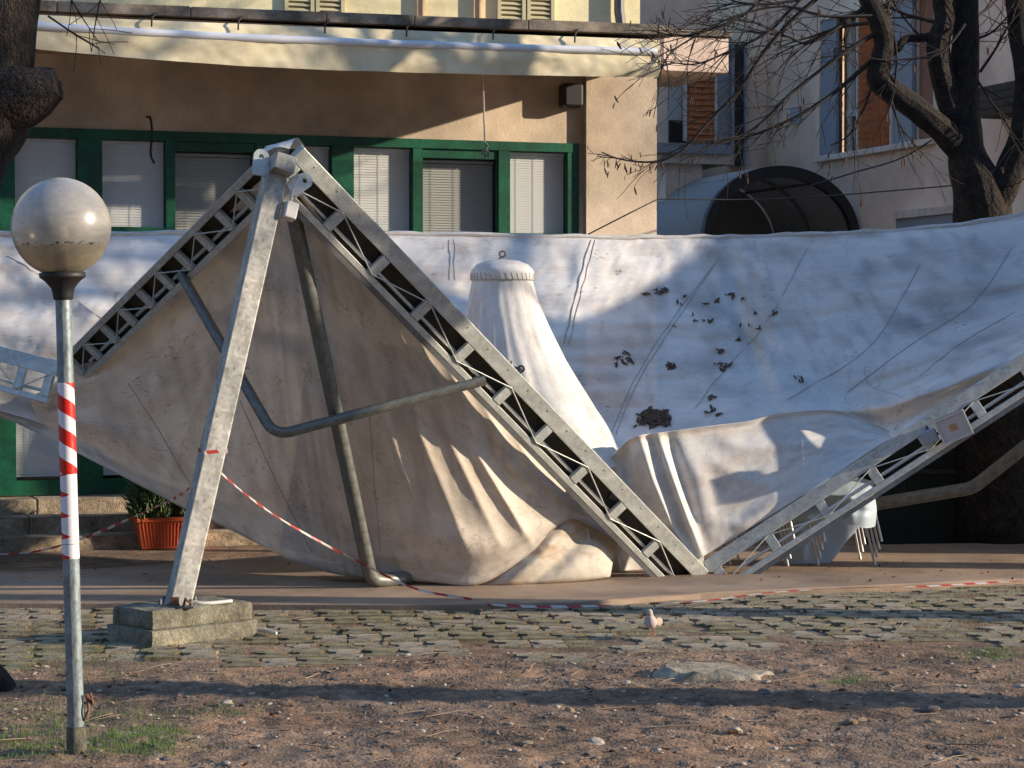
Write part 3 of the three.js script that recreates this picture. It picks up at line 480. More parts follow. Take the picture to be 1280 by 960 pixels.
const rearRows = [
  [[-260, 286, 17.1], [-100, 290, 17.3], [60, 292, 17.5], [250, 292, 17.7], [450, 292, 17.9], [600, 294, 18.1], [740, 296, 18.3], [850, 296, 18.5], [935, 296, 18.55], [1030, 292, 18.55], [1130, 287, 18.45], [1280, 267, 18.35], [1450, 200, 18.35], [1640, 108, 18.2], [1740, 45, 18.0]],
  [[-260, 350, 17.0], [-100, 350, 17.15], [60, 350, 17.3], [250, 350, 17.45], [450, 360, 17.6], [590, 365, 17.75], [735, 365, 17.9], [845, 365, 18.05], [945, 365, 18.0], [1040, 360, 18.1], [1140, 352, 18.0], [1290, 330, 17.9], [1460, 262, 17.85], [1640, 160, 17.7], [1740, 90, 17.5]],
  [[-260, 430, 16.9], [-100, 430, 17.0], [60, 430, 17.1], [240, 430, 17.2], [430, 440, 17.2], [580, 445, 17.3], [725, 445, 17.45], [835, 445, 17.55], [962, 445, 17.55], [1050, 430, 17.65], [1150, 415, 17.5], [1300, 378, 17.3], [1465, 300, 17.05], [1640, 195, 16.8], [1740, 120, 16.6]],
  [[-260, 462, 16.9], [-100, 475, 17.0], [60, 490, 17.0], [240, 510, 16.9], [430, 530, 16.8], [570, 535, 16.8], [715, 535, 16.95], [825, 525, 17.1], [975, 510, 17.1], [1064, 505, 17.2], [1162, 468, 17.0], [1310, 405, 16.85], [1470, 312, 16.7], [1640, 205, 16.6], [1740, 140, 16.55]],
  [[-260, 482, 17.0], [-100, 495, 17.0], [60, 532, 16.95], [240, 618, 16.7], [430, 640, 16.4], [560, 650, 16.35], [705, 630, 16.5], [815, 590, 16.75], [978, 545, 16.95], [1068, 584, 16.6], [1165, 520, 16.58], [1315, 422, 16.55], [1475, 318, 16.52], [1640, 215, 16.5], [1740, 150, 16.5]],
];
const rear = sheet(rearRows, 420, 150, [
  { p: [[928, 298], [940, 380], [962, 450], [990, 515]], w: 11, a: 0.11 }, { p: [[905, 300], [925, 390], [950, 470]], w: 16, a: -0.05 },
  { p: [[1010, 300], [1030, 370], [1020, 430]], w: 30, a: 0.04 }, { p: [[1110, 300], [1090, 400], [1060, 470]], w: 22, a: 0.035 },
  { p: [[1200, 300], [1150, 400], [1100, 460]], w: 20, a: -0.03 }, { p: [[730, 300], [705, 430]], w: 10, a: 0.02 }, { p: [[20, 330], [80, 370], [170, 400]], w: 16, a: 0.05 }, { p: [[-60, 400], [40, 420], [120, 440]], w: 18, a: 0.05 },
  { p: [[860, 320], [800, 420], [740, 520]], w: 60, a: -0.05 }, { p: [[1046, 514], [1110, 508], [1180, 484], [1250, 452]], w: 8, a: 0.17 }, { p: [[1056, 528], [1120, 524], [1200, 496], [1250, 470]], w: 10, a: -0.1 },
], 0.7, 3, 0.45);
const rearM = mesh('rear_panel', rear, M.fabTop, tent); rearM.userData.label = 'pale upper side of the canopy hanging from the back edge';
{ // rope hem along the back edge
  const P = rear.userData.pix.slice(0, rear.userData.w).filter((_, i) => i % 4 === 0).map((q, i) => at(q[0], q[1] + 2 * n2(i * 0.3, 4), q[2])); mesh('edge_hem', taper(P, P.map(() => 0.022), 6), M.fabTop, rearM);
}
seamOn(rear, [[738, 300], [722, 360], [705, 430]], 0.009, rearM); seamOn(rear, [[744, 300], [728, 360], [711, 430]], 0.006, rearM);
seamOn(rear, [[562, 300], [562, 350]], 0.006, rearM); seamOn(rear, [[568, 300], [568, 350]], 0.006, rearM);
seamOn(rear, [[893, 330], [840, 400], [790, 480], [765, 540]], 0.006, rearM);
seamOn(rear, [[1265, 310], [1215, 380], [1140, 430], [1060, 490]], 0.008, rearM); seamOn(rear, [[1270, 390], [1200, 430], [1150, 470]], 0.006, rearM); seamOn(rear, [[1150, 330], [1090, 430], [985, 500]], 0.006, rearM);
seamOn(rear, [[10, 320], [60, 350], [130, 400]], 0.005, rearM); seamOn(rear, [[900, 322], [846, 400], [796, 480], [770, 542]], 0.006, rearM); seamOn(rear, [[1010, 310], [960, 400], [900, 470], [868, 510]], 0.005, rearM);

// front panel: hangs in a bag from both broken trusses
const topE = [[-150, 440, 17.3], [-70, 470, 17.25], [0, 497, 17.1], [50, 490, 16.95], [95, 455, 16.75], [150, 405, 16.2], [215, 340, 15.5], [280, 272, 14.75], [330, 222, 14.2], [358, 215, 14.05], [392, 262, 14.2], [450, 330, 14.55], [520, 405, 14.95], [590, 480, 15.35], [650, 540, 15.68], [710, 595, 15.98], [770, 650, 16.25], [815, 690, 16.4]];
const botE = [[-150, 500, 17.2], [-70, 512, 17.15], [0, 522, 17.05], [50, 543, 16.95], [100, 568, 16.85], [165, 602, 16.75], [235, 638, 16.55], [300, 668, 16.35], [355, 696, 16.15], [400, 712, 15.95], [440, 720, 15.85], [490, 724, 15.8], [540, 728, 15.7], [590, 732, 15.65], [630, 715, 15.7], [672, 684, 15.8], [715, 648, 15.95], [790, 690, 16.2]];
const frontRows = [0, 0.12, 0.3, 0.5, 0.7, 0.86, 0.95, 1].map(v => topE.map((a, i) => { const b = botE[i], len = Math.hypot(a[0] - b[0], a[1] - b[1]) / 400; const bulge = Math.sin(Math.PI * v) * 0.13 * clamp(len, 0, 1); return [lerp(a[0], b[0], v), lerp(a[1], b[1], v), lerp(a[2], b[2], Math.pow(v, 0.72)) - bulge * 0.4]; }));
frontRows.push(botE.map(b => [b[0] + 6, b[1] - 4, b[2] + 0.14]), botE.map(b => [b[0] + 10, b[1] - 12, b[2] + 0.4]));
const front = sheet(frontRows, 340, 170, [
  { p: [[335, 228], [248, 394], [150, 560]], w: 13, a: 0.035, c: 1 },
  { p: [[338, 232], [282, 411], [215, 590]], w: 15, a: 0.050, c: 1 },
  { p: [[342, 236], [319, 438], [285, 640]], w: 12, a: 0.030, c: 1 },
  { p: [[347, 240], [352, 455], [345, 670]], w: 16, a: 0.045, c: 1 },
  { p: [[352, 240], [382, 467], [400, 695]], w: 13, a: 0.030, c: 1 },
  { p: [[360, 240], [397, 470], [450, 700]], w: 15, a: 0.040, c: 1 },
  { p: [[385, 262], [434, 481], [500, 700]], w: 13, a: 0.045, c: 1 },
  { p: [[430, 318], [479, 519], [545, 700]], w: 12, a: 0.050, c: 1 },
  { p: [[480, 372], [524, 541], [585, 690]], w: 11, a: 0.055, c: 1 },
  { p: [[520, 412], [564, 556], [625, 680]], w: 10, a: 0.050, c: 1 },
  { p: [[560, 452], [599, 568], [655, 665]], w: 9, a: 0.050, c: 1 },
  { p: [[600, 495], [637, 577], [690, 640]], w: 8, a: 0.045, c: 1 },
  { p: [[640, 535], [668, 593], [712, 632]], w: 8, a: 0.040, c: 1 },
  { p: [[110, 470], [170, 500], [200, 560], [250, 620]], w: 9, a: 0.02, c: 1 }, { p: [[60, 512], [120, 530], [190, 565]], w: 14, a: 0.05 }, { p: [[35, 503], [80, 490], [130, 468]], w: 10, a: 0.045 }, { p: [[30, 530], [90, 545], [150, 580]], w: 9, a: -0.03 },
  { p: [[590, 560], [640, 640], [666, 682]], w: 9, a: 0.05, c: 1 }, { p: [[480, 655], [560, 672], [640, 700]], w: 18, a: 0.03 }, { p: [[370, 660], [430, 692], [520, 706]], w: 16, a: 0.03 },
], 0.28, 20, 0.12);
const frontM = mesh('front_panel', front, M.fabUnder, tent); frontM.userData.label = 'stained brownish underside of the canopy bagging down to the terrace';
seamOn(front, [[160, 478], [200, 540], [250, 620], [300, 660]], 0.007, frontM); seamOn(front, [[300, 500], [340, 590], [390, 690]], 0.007, frontM); seamOn(front, [[462, 520], [468, 600], [476, 700]], 0.005, frontM);

// inner bag seen under the fold, glowing with the sun behind it
const bag = sheet([
  [[560, 640, 15.9], [610, 625, 16.0], [660, 620, 16.05], [710, 630, 16.1], [750, 655, 16.2], [772, 668, 16.3]],
  [[560, 690, 15.8], [610, 680, 15.85], [660, 672, 15.9], [705, 672, 15.95], [745, 680, 16.05], [768, 690, 16.2]],
  [[565, 726, 15.75], [612, 722, 15.75], [660, 715, 15.75], [705, 712, 15.82], [742, 712, 15.95], [764, 715, 16.1]],
  [[570, 733, 15.75], [615, 733, 15.75], [662, 731, 15.78], [705, 728, 15.85], [740, 725, 15.98], [762, 722, 16.12]],
  [[575, 731, 16.0], [615, 731, 16.0], [662, 729, 16.0], [705, 726, 16.1], [735, 722, 16.25], [760, 719, 16.4]],
], 80, 70, [{ p: [[720, 640], [670, 700], [630, 730]], w: 12, a: 0.08 }, { p: [[740, 660], [700, 700], [660, 728]], w: 10, a: -0.05 }, { p: [[690, 640], [650, 690], [610, 715]], w: 10, a: 0.05 }], 0.7, 31);
mesh('inner_bag', bag, M.fabBag, tent).userData.label = 'yellowish translucent fold of canopy resting on the terrace';
// sunlit fold over the stacked furniture, fixed along the rising truss
const ridgeE = [[738, 588, 16.62], [764, 570, 16.55], [790, 547, 16.42], [832, 540, 16.48], [885, 533, 16.56], [935, 527, 16.66], [975, 518, 16.76], [1045, 514, 16.95], [1092, 530, 16.85], [1122, 545, 16.72]];
const clampE = [[862, 712, 16.48], [866, 706, 16.48], [872, 700, 16.47], [888, 690, 16.47], [918, 672, 16.48], [960, 646, 16.49], [1000, 621, 16.5], [1042, 594, 16.53], [1078, 570, 16.55], [1106, 552, 16.56]];
const litRows = [[[738, 600, 17.0], [762, 582, 16.95], [790, 562, 16.9], [835, 556, 16.95], [885, 552, 17.05], [935, 547, 17.15], [980, 540, 17.2], [1040, 534, 17.3], [1090, 542, 17.2], [1120, 550, 17.0]]];
for (const v of [0, 0.06, 0.3, 0.55, 0.8, 1]) litRows.push(ridgeE.map((a, k) => { const b = clampE[k]; return [lerp(a[0], b[0], v), lerp(a[1], b[1], v), lerp(a[2], b[2], v) - 0.03 * Math.sin(Math.PI * v)]; }));
const lit = sheet(litRows, 150, 110, [
  { p: [[800, 548], [815, 600], [840, 660], [868, 700]], w: 6, a: 0.05 }, { p: [[812, 545], [830, 600], [852, 660], [872, 700]], w: 6, a: -0.05 }, { p: [[822, 543], [842, 600], [862, 655], [876, 695]], w: 6, a: 0.06 }, { p: [[836, 545], [852, 600], [868, 650]], w: 6, a: -0.04 },
  { p: [[850, 545], [875, 600], [886, 660]], w: 12, a: 0.025 }, { p: [[890, 545], [930, 560], [975, 556]], w: 9, a: 0.014 }, { p: [[880, 570], [930, 600], [965, 612]], w: 9, a: 0.014 },
  { p: [[968, 520], [985, 540], [1005, 570]], w: 12, a: 0.03 }, { p: [[895, 655], [930, 655], [970, 628]], w: 9, a: 0.02 }, { p: [[785, 550], [780, 575], [786, 600]], w: 7, a: -0.08 },
], 0.3, 44);
const litM = mesh('side_flap', lit, M.fabLit, tent); litM.userData.label = 'smooth cream fold of canopy pulled along the rising truss';
// pale sheet hanging low behind the valley of the frame
const low = sheet([[[755, 640, 16.55], [790, 640, 16.65], [830, 645, 16.8], [880, 660, 16.95]], [[757, 680, 16.6], [792, 682, 16.7], [832, 684, 16.85], [880, 690, 17.0]], [[760, 716, 16.6], [795, 714, 16.75], [835, 712, 16.9], [880, 710, 17.0]]], 40, 30, [{ p: [[770, 650], [775, 710]], w: 7, a: 0.05 }, { p: [[812, 650], [808, 710]], w: 6, a: 0.06 }], 0.5, 51);
mesh('low_flap', low, M.fabLit, tent);
// ventilation cone
{
  const D = 16.9, axis = (py) => lerp(628, 652, smooth(350, 560, py));
  const prof = [[344, 37], [352, 38], [370, 42], [395, 50], [420, 58], [450, 68], [480, 80], [510, 93], [540, 110], [565, 124], [580, 134]];
  const pos = [], uv = [], idx = [], seg = 120, rows = 60;
  for (let j = 0; j <= rows; j++) {
    const py = lerp(344, 580, j / rows), R = interp(prof, py) * D / FOCAL, c = at(axis(py), py, D), k = smooth(0, 0.7, j / rows);
    for (let i = 0; i <= seg; i++) { const a = i / seg * Math.PI * 2; let q = R * (1 + 0.012 * Math.sin(a * 24) * k + 0.035 * k * n3(Math.cos(a) * 1.6, Math.sin(a) * 1.6, j * 0.02) + 0.012 * n3(Math.cos(a) * 5, Math.sin(a) * 5, j * 0.05)); q += 0.05 * k * Math.exp(-(((a - 2.15) / 0.09) ** 2)) - 0.05 * k * Math.exp(-(((a - 2.3) / 0.08) ** 2)); pos.push(c.x + Math.cos(a) * q, c.y, c.z + Math.sin(a) * q); uv.push(i / seg * 2, j / rows); }
  }
  for (let j = 0; j < rows; j++) for (let i = 0; i < seg; i++) { const a = j * (seg + 1) + i; idx.push(a, a + 1, a + seg + 1, a + 1, a + seg + 2, a + seg + 1); }
  const g = new THREE.BufferGeometry(); g.setAttribute('position', new THREE.Float32BufferAttribute(pos, 3)); g.setAttribute('uv', new THREE.Float32BufferAttribute(uv, 2)); g.setIndex(idx); g.computeVertexNormals();
  const cone = mesh('vent_cone', g, M.fabCone, tent); cone.userData.label = 'upright white fabric vent cone with round cap';
  const c = at(628, 350, D), R = 38.5 * D / FOCAL;
  const lp = [[R * 1.005, -0.005], [R * 1.03, 0.0], [R * 1.03, 0.055], [R * 1.0, 0.075], [R * 0.85, 0.115], [R * 0.55, 0.145], [R * 0.2, 0.155], [0, 0.156]].map(p => new THREE.Vector2(...p));
  const cap = mesh('cap', new THREE.LatheGeometry(lp, 48), M.fabCone, cone); cap.position.copy(c);
  const tie = mesh('lacing', (() => { const L = []; for (let k = 0; k < 36; k++) { const a = k / 36 * Math.PI * 2; L.push(rod(V(Math.cos(a) * R * 1.035, 0.002, Math.sin(a) * R * 1.035), V(Math.cos(a + 0.05) * R * 1.035, 0.05, Math.sin(a + 0.05) * R * 1.035), 0.0025, 4)); } const ring = new THREE.TorusGeometry(R * 1.02, 0.004, 5, 48); ring.rotateX(Math.PI / 2); L.push(ring); return merge(L); })(), M.seam, cone); tie.position.copy(c);
  const ring = mesh('lifting_eye', [(() => { const t = new THREE.TorusGeometry(0.022, 0.006, 6, 16); t.translate(0, 0.195, 0); return t; })(), rod(V(-0.035, 0.152, 0), V(0, 0.175, 0), 0.006)], M.rust, cone); ring.position.copy(c);
}

// ------------------------------------------------------------------ steel frame
const A0 = at(352, 200, 14.0);
function truss(name, label, p0, p1, downHint, h, o = {}) {
  if (p1.clone().sub(p0).cross(downHint.clone().negate()).z < 0) [p0, p1] = [p1, p0]; // the posts face the square
  const t = thing(name, label, 'truss', null, 'broken trusses of the tent frame'); const L = p0.distanceTo(p1);
  frameGroup(t, p0, p1.clone().sub(p0), downHint.clone().negate());
  const st = o.mat ?? M.steel, cw = o.chord ?? 0.1;
  mesh('top_chord', [box(0, L, -cw, 0, -0.035, 0.035, 0.006)], st, t);
  mesh('bottom_chord', [box(0.05, L - 0.02, -h, -h + 0.045, -0.03, 0.03, 0.006)], st, t);
  mesh('tie_rod', taper([V(0.2, -h + 0.085, -0.018), V(L - 0.1, -h + 0.085, -0.018)], [0.013, 0.013], 8), o.rodMat ?? st, t);
  if (o.lip) mesh('lower_lip', box(0.02, L - 0.02, -h - 0.035, -h - 0.002, -0.045, 0.028), M.steelDark, t);
  const n = o.n ?? Math.round(L / 0.46);
  for (let i = 0; i <= n; i++) { const x = lerp(0.06, L - 0.06, i / n); mesh('post', box(x - 0.036, x + 0.036, -h + 0.047, -cw - 0.002, 0.002, 0.033, 0.004), st, t); if (i < n) { const x2 = lerp(0.06, L - 0.06, (i + 1) / n); mesh('diagonal', i & 1 ? rod(V(x, -cw, 0.035), V(x2, -h + 0.05, 0.035), 0.0048) : rod(V(x, -h + 0.05, 0.035), V(x2, -cw, 0.035), 0.0048), st, t); } }
  if (o.darkPlate) mesh('shade_backing', box(0.03, L - 0.03, -h + 0.01, -cw * 0.6, -0.05, -0.038), M.darkPlate, t);  // dark strip stands in for the shaded cloth behind the truss
  const bolts = []; for (let x = 0.15; x < L; x += 0.23) { const c = new THREE.CylinderGeometry(0.006, 0.006, 0.005, 6); c.rotateX(Math.PI / 2); c.translate(x, -cw * 0.5 + 0.02, 0.0365); bolts.push(c); }
  mesh('bolts', merge(bolts), st, t);
  return t;
}
// direction square to the truss, seen from the camera
function square(p0, p1) { const t = p1.clone().sub(p0).normalize(), v = p0.clone().add(p1).multiplyScalar(0.5).sub(V(0, EYE, 0)).normalize(); const s = t.clone().cross(v).normalize(); return s.y > 0 ? s.negate() : s; }
const VAL = at(884, 712, 16.45), RIGHT = at(1600, 232, 16.5), LV = at(70, 452, 16.75);
const tp0 = at(378, 182, 14.02), tp1 = VAL;
const trussA = truss('frame_truss', 'bright steel truss sloping down from mast head to the terrace, vent cone behind', tp0, tp1, square(tp0, tp1), 0.30, { darkPlate: true, lip: true, chord: 0.11, rodMat: M.chrome });
const trussB = truss('frame_truss', 'grey steel truss rising from the terrace past stacked chairs with a floodlight', at(878, 702, 16.5), RIGHT, square(at(878, 702, 16.5), RIGHT), 0.27, { chord: 0.1, lip: true, rodMat: M.chrome });
{ const a = at(326, 196, 14.1), b = at(78, 446, 16.7); truss('frame_truss', 'shaded dark truss sloping down left of the mast head above the stained canopy', a, b, square(a, b), 0.25, { darkPlate: true, chord: 0.05, n: 10 }); }
{ const a = at(78, 452, 16.7), b = at(-170, 388, 17.3); truss('frame_truss', 'short grey truss behind the lamp post, joining the dark truss low down', a, b, square(a, b), 0.33, { chord: 0.12, n: 7 }); }
// mast on its concrete footing
const FOOT = onGround(222, 757, 0.215);
{
  const near0 = onGround(190, 810), right0 = onGround(318, 795);
  const dir = right0.clone().sub(near0).normalize(), yaw = Math.atan2(-dir.z, dir.x), S = 0.74, SD = 0.42;
  const back = V(-dir.z, 0, dir.x).multiplyScalar(-1); if (back.z > 0) back.negate();
  const ctr = near0.clone().addScaledVector(dir, S / 2).addScaledVector(back, SD / 2);
  const blk = thing('concrete_footing', 'mossy two tier concrete block carrying the leaning mast', 'footing', ctr); blk.rotation.y = yaw;
  const worn = (w, w2, h, y, seed) => { const g = new THREE.BoxGeometry(w, h, w2, 14, 4, 14); const p = g.attributes.position; for (let i = 0; i < p.count; i++) { const x = p.getX(i), yy = p.getY(i), z = p.getZ(i), e = [Math.abs(x) / (w / 2), Math.abs(yy) / (h / 2), Math.abs(z) / (w2 / 2)].filter(q => q > 0.99).length; const k = 0.007 * n3(x * 9, yy * 12 + seed, z * 9) - (e > 1 ? 0.010 + 0.014 * Math.max(0, n3(x * 5, yy * 5 + seed, z * 5)) : 0); p.setXYZ(i, x * (1 + k / w * 2), yy + (yy > 0 ? k * 0.6 : 0) + y, z * (1 + k / w * 2)); } g.computeVertexNormals(); return boxUV(g); };
  mesh('lower_tier', worn(0.79, 0.47, 0.16, 0.025, 1), M.concrete, blk); mesh('upper_tier', worn(0.74, 0.42, 0.11, 0.16, 6), M.concrete, blk);
  const foot = FOOT;
  const head = at(343, 222, 13.95);
  const mast = thing('mast', 'leaning square galvanised steel mast standing on the concrete footing', 'mast');
  const g = new RoundedBoxGeometry(0.135, head.distanceTo(foot) + 0.03, 0.135, 2, 0.012);
  frameGroup(mast, foot, V(Math.cos(0.44), 0, -Math.sin(0.44)), head.clone().sub(foot));
  // keep the y axis exactly along the mast
  { const y = head.clone().sub(foot).normalize(), x = V(Math.cos(0.44), 0, -Math.sin(0.44)); x.sub(y.clone().multiplyScalar(x.dot(y))).normalize(); mast.quaternion.setFromRotationMatrix(new THREE.Matrix4().makeBasis(x, y, x.clone().cross(y))); }
  const L = head.distanceTo(foot);
  g.translate(0, L / 2, 0); mesh('shaft', boxUV(g), M.steelMast, mast);
  const plate = new THREE.Group(); plate.name = 'base_plate'; plate.quaternion.copy(mast.quaternion).invert(); mast.add(plate); mesh('plate', [box(-0.11, 0.11, -0.006, 0.008, -0.1, 0.1, 0.003)], M.steelDark, plate); mesh('torn_lug', [box(-0.03, 0.02, 0.0081, 0.06, 0.075, 0.088), taper([V(0.05, 0.008, 0.09), V(0.06, 0.05, 0.1), V(0.1, 0.02, 0.11)], [0.012, 0.01, 0.006], 5)], M.rust, plate);
  for (const [x, z] of [[-0.09, 0.09], [0.09, 0.09], [0.09, -0.09], [-0.09, -0.09]]) { const b = new THREE.CylinderGeometry(0.012, 0.012, 0.05, 6); b.translate(x, 0.022, z * 0.9); mesh('anchor_bolt', b, M.steelDark, plate); }
  const hd = new THREE.Group(); hd.name = 'head_bracket'; hd.position.set(0, L, 0); mast.add(hd);
  mesh('box_arm', box(-0.06, 0.075, 0.005, 0.115, -0.05, 0.16, 0.008), M.steelMast, hd);
  const lug = (x, y, z, rz) => { const s = new THREE.Shape(); s.moveTo(-0.05, -0.09); s.lineTo(0.05, -0.09); s.absarc(0, 0.03, 0.05, 0, Math.PI); s.closePath(); const h = new THREE.Path(); h.absarc(0, 0.03, 0.016, 0, Math.PI * 2); s.holes.push(h); const q = new THREE.ExtrudeGeometry(s, { depth: 0.02, bevelEnabled: false }); q.rotateZ(rz); q.translate(x, y, z); mesh('lug_plate', boxUV(q), M.steel, hd); };
  lug(-0.115, 0.06, 0.02, 0.15); lug(0.16, 0.0, 0.04, -0.7); lug(0.14, -0.03, -0.05, -0.9);
  mesh('torn_gusset', taper([V(0.05, 0.12, 0), V(0.1, 0.18, -0.02), V(0.14, 0.14, -0.02)], [0.02, 0.015, 0.02], 5), M.rust, hd);
  mesh('junction_box', box(0.085, 0.165, -0.26, -0.15, 0.03, 0.11, 0.01), M.whiteFrame, mast).position.set(0, L, 0);
  mesh('head_cable', taper(spline([V(0.07, -0.02, 0.09), V(0.12, 0.02, 0.12), V(0.1, -0.08, 0.12), V(0.11, -0.16, 0.09)], 6), new Array(19).fill(0.011), 6), M.whiteFrame, mast).position.set(0, L, 0);
  // cable stub on the block
  const cb = spline([at(232, 752, 13.35), at(236, 764, 13.25), at(250, 768, 13.2), at(290, 765, 13.3)].map((p, i) => { p.y = [0.3, 0.24, 0.222, 0.222][i]; return p; }), 6);
  tag(mesh('cable_stub', taper(cb, cb.map(() => 0.012), 6), M.whiteFrame), 'short pale cable lying on the concrete footing', 'cable');
  const c2 = spline([onGround(318, 793), onGround(330, 794), onGround(345, 798)].map(p => { p.y = 0.03; return p; }), 6);
  tag(mesh('cable_stub', taper(c2, c2.map(() => 0.012), 6), M.whiteFrame), 'short pale pipe end on the paving beside the footing', 'cable');
}
{ // upright mast under the standing corner of the tent, beyond the picture's edge
  const p = at(1745, 60, 17.9), m = thing('corner_mast', 'upright steel mast under the standing corner of the tent', 'mast', V(p.x, 0, p.z)); mesh('shaft', box(-0.0675, 0.0675, 0, p.y - 0.05, -0.0675, 0.0675, 0.012), M.steelMast, m); mesh('base_plate', box(-0.12, 0.12, 0.0, 0.02, -0.12, 0.12), M.steelDark, m);
}
{ // tarpaulin corner torn at the head
  const g = sheet([[[322, 196, 14.02], [345, 184, 14.0], [362, 186, 14.0]], [[335, 182, 14.1], [352, 178, 14.08], [372, 172, 14.05]], [[352, 190, 14.15], [368, 186, 14.12], [386, 192, 14.08]]], 16, 16, [], 0.3, 71); mesh('torn_corner', g, M.fabTop, tent);
}
const pipe = (name, pts, r, fil, label, m = M.tube) => { const p = bentPath(pts, fil); const t = mesh(name, taper(p, p.map(() => r), 14, 0, 0.4), m); return tag(t, label, 'pipe'); };
pipe('bent_brace', [at(226, 342, 15.25), at(343, 545, 14.75), at(606, 475, 15.1)], 0.036, 0.12, 'dark pipe kinked into a V across the stained canopy');
pipe('inner_leg', [at(361, 240, 14.2), at(464, 727, 15.55), at(510, 722, 15.75)], 0.05, 0.1, 'grey round pipe dropping from the mast head to the terrace');
pipe('bent_brace', [at(1046, 638, 17.15), at(1216, 610, 17.1), at(1330, 520, 16.9)], 0.05, 0.06, 'thick dull pipe bent upward in the dark gap under the tent', M.tube);

// floodlights
function flood(label, p, look, s, box2) {
  const f = thing('floodlight', label, 'floodlight', p); f.lookAt(p.clone().add(look)); f.rotateZ(box2 ? 0.42 : -0.45);
  mesh('housing', box(-s, s, -s * 0.85, s * 0.85, -0.05, 0, 0.008), M.rubber, f); mesh('bezel', [box(-s, s, s * 0.72, s * 0.85, 0.001, 0.015), box(-s, s, -s * 0.85, -s * 0.72, 0.001, 0.015), box(-s, -s * 0.88, -s * 0.72, s * 0.72, 0.001, 0.015), box(s * 0.88, s, -s * 0.72, s * 0.72, 0.001, 0.015)], box2 ? M.whiteFrame : M.rubber, f);
  mesh('lens', box(-s * 0.87, s * 0.87, -s * 0.71, s * 0.71, 0.002, 0.006), box2 ? M.lens : M.steelDark, f); mesh('led', box(-s * 0.25, s * 0.25, -s * 0.22, s * 0.22, 0.0065, 0.008), M.ledMat, f); mesh('driver_box', box(-s * 2.1, -s * 1.12, -s * 0.4, s * 0.45, -0.08, 0.0, 0.01), M.bluegrey, f); mesh('yoke', [rod(V(-s * 1.12, 0, -0.03), V(-s, 0, -0.03), 0.012), rod(V(-s * 1.6, 0.02, -0.05), V(-s * 1.6, s, -0.12), 0.012)], M.rubber, f);
}
flood('square floodlight with pale lens hanging off the rising grey truss', at(1192, 534, 16.33), V(-0.25, -0.1, 1), 0.115, true);
flood('black floodlight with grey box clipped to the bright sloping truss', at(774, 618, 15.95), V(0.4, -0.25, 1), 0.075, false);
{ const k = thing('cable_clamp', 'black clamp on the bright truss in front of the vent cone', 'clamp', at(643, 462, 15.25)); mesh('jaw', [(() => { const c = new THREE.CapsuleGeometry(0.022, 0.07, 3, 8); c.rotateZ(1.3); return c; })(), (() => { const t = new THREE.TorusGeometry(0.02, 0.008, 6, 12); t.translate(0.045, 0.005, 0.01); return t; })(), rod(V(-0.03, 0, 0), V(-0.02, 0.06, 0), 0.006)], M.rubber, k); }

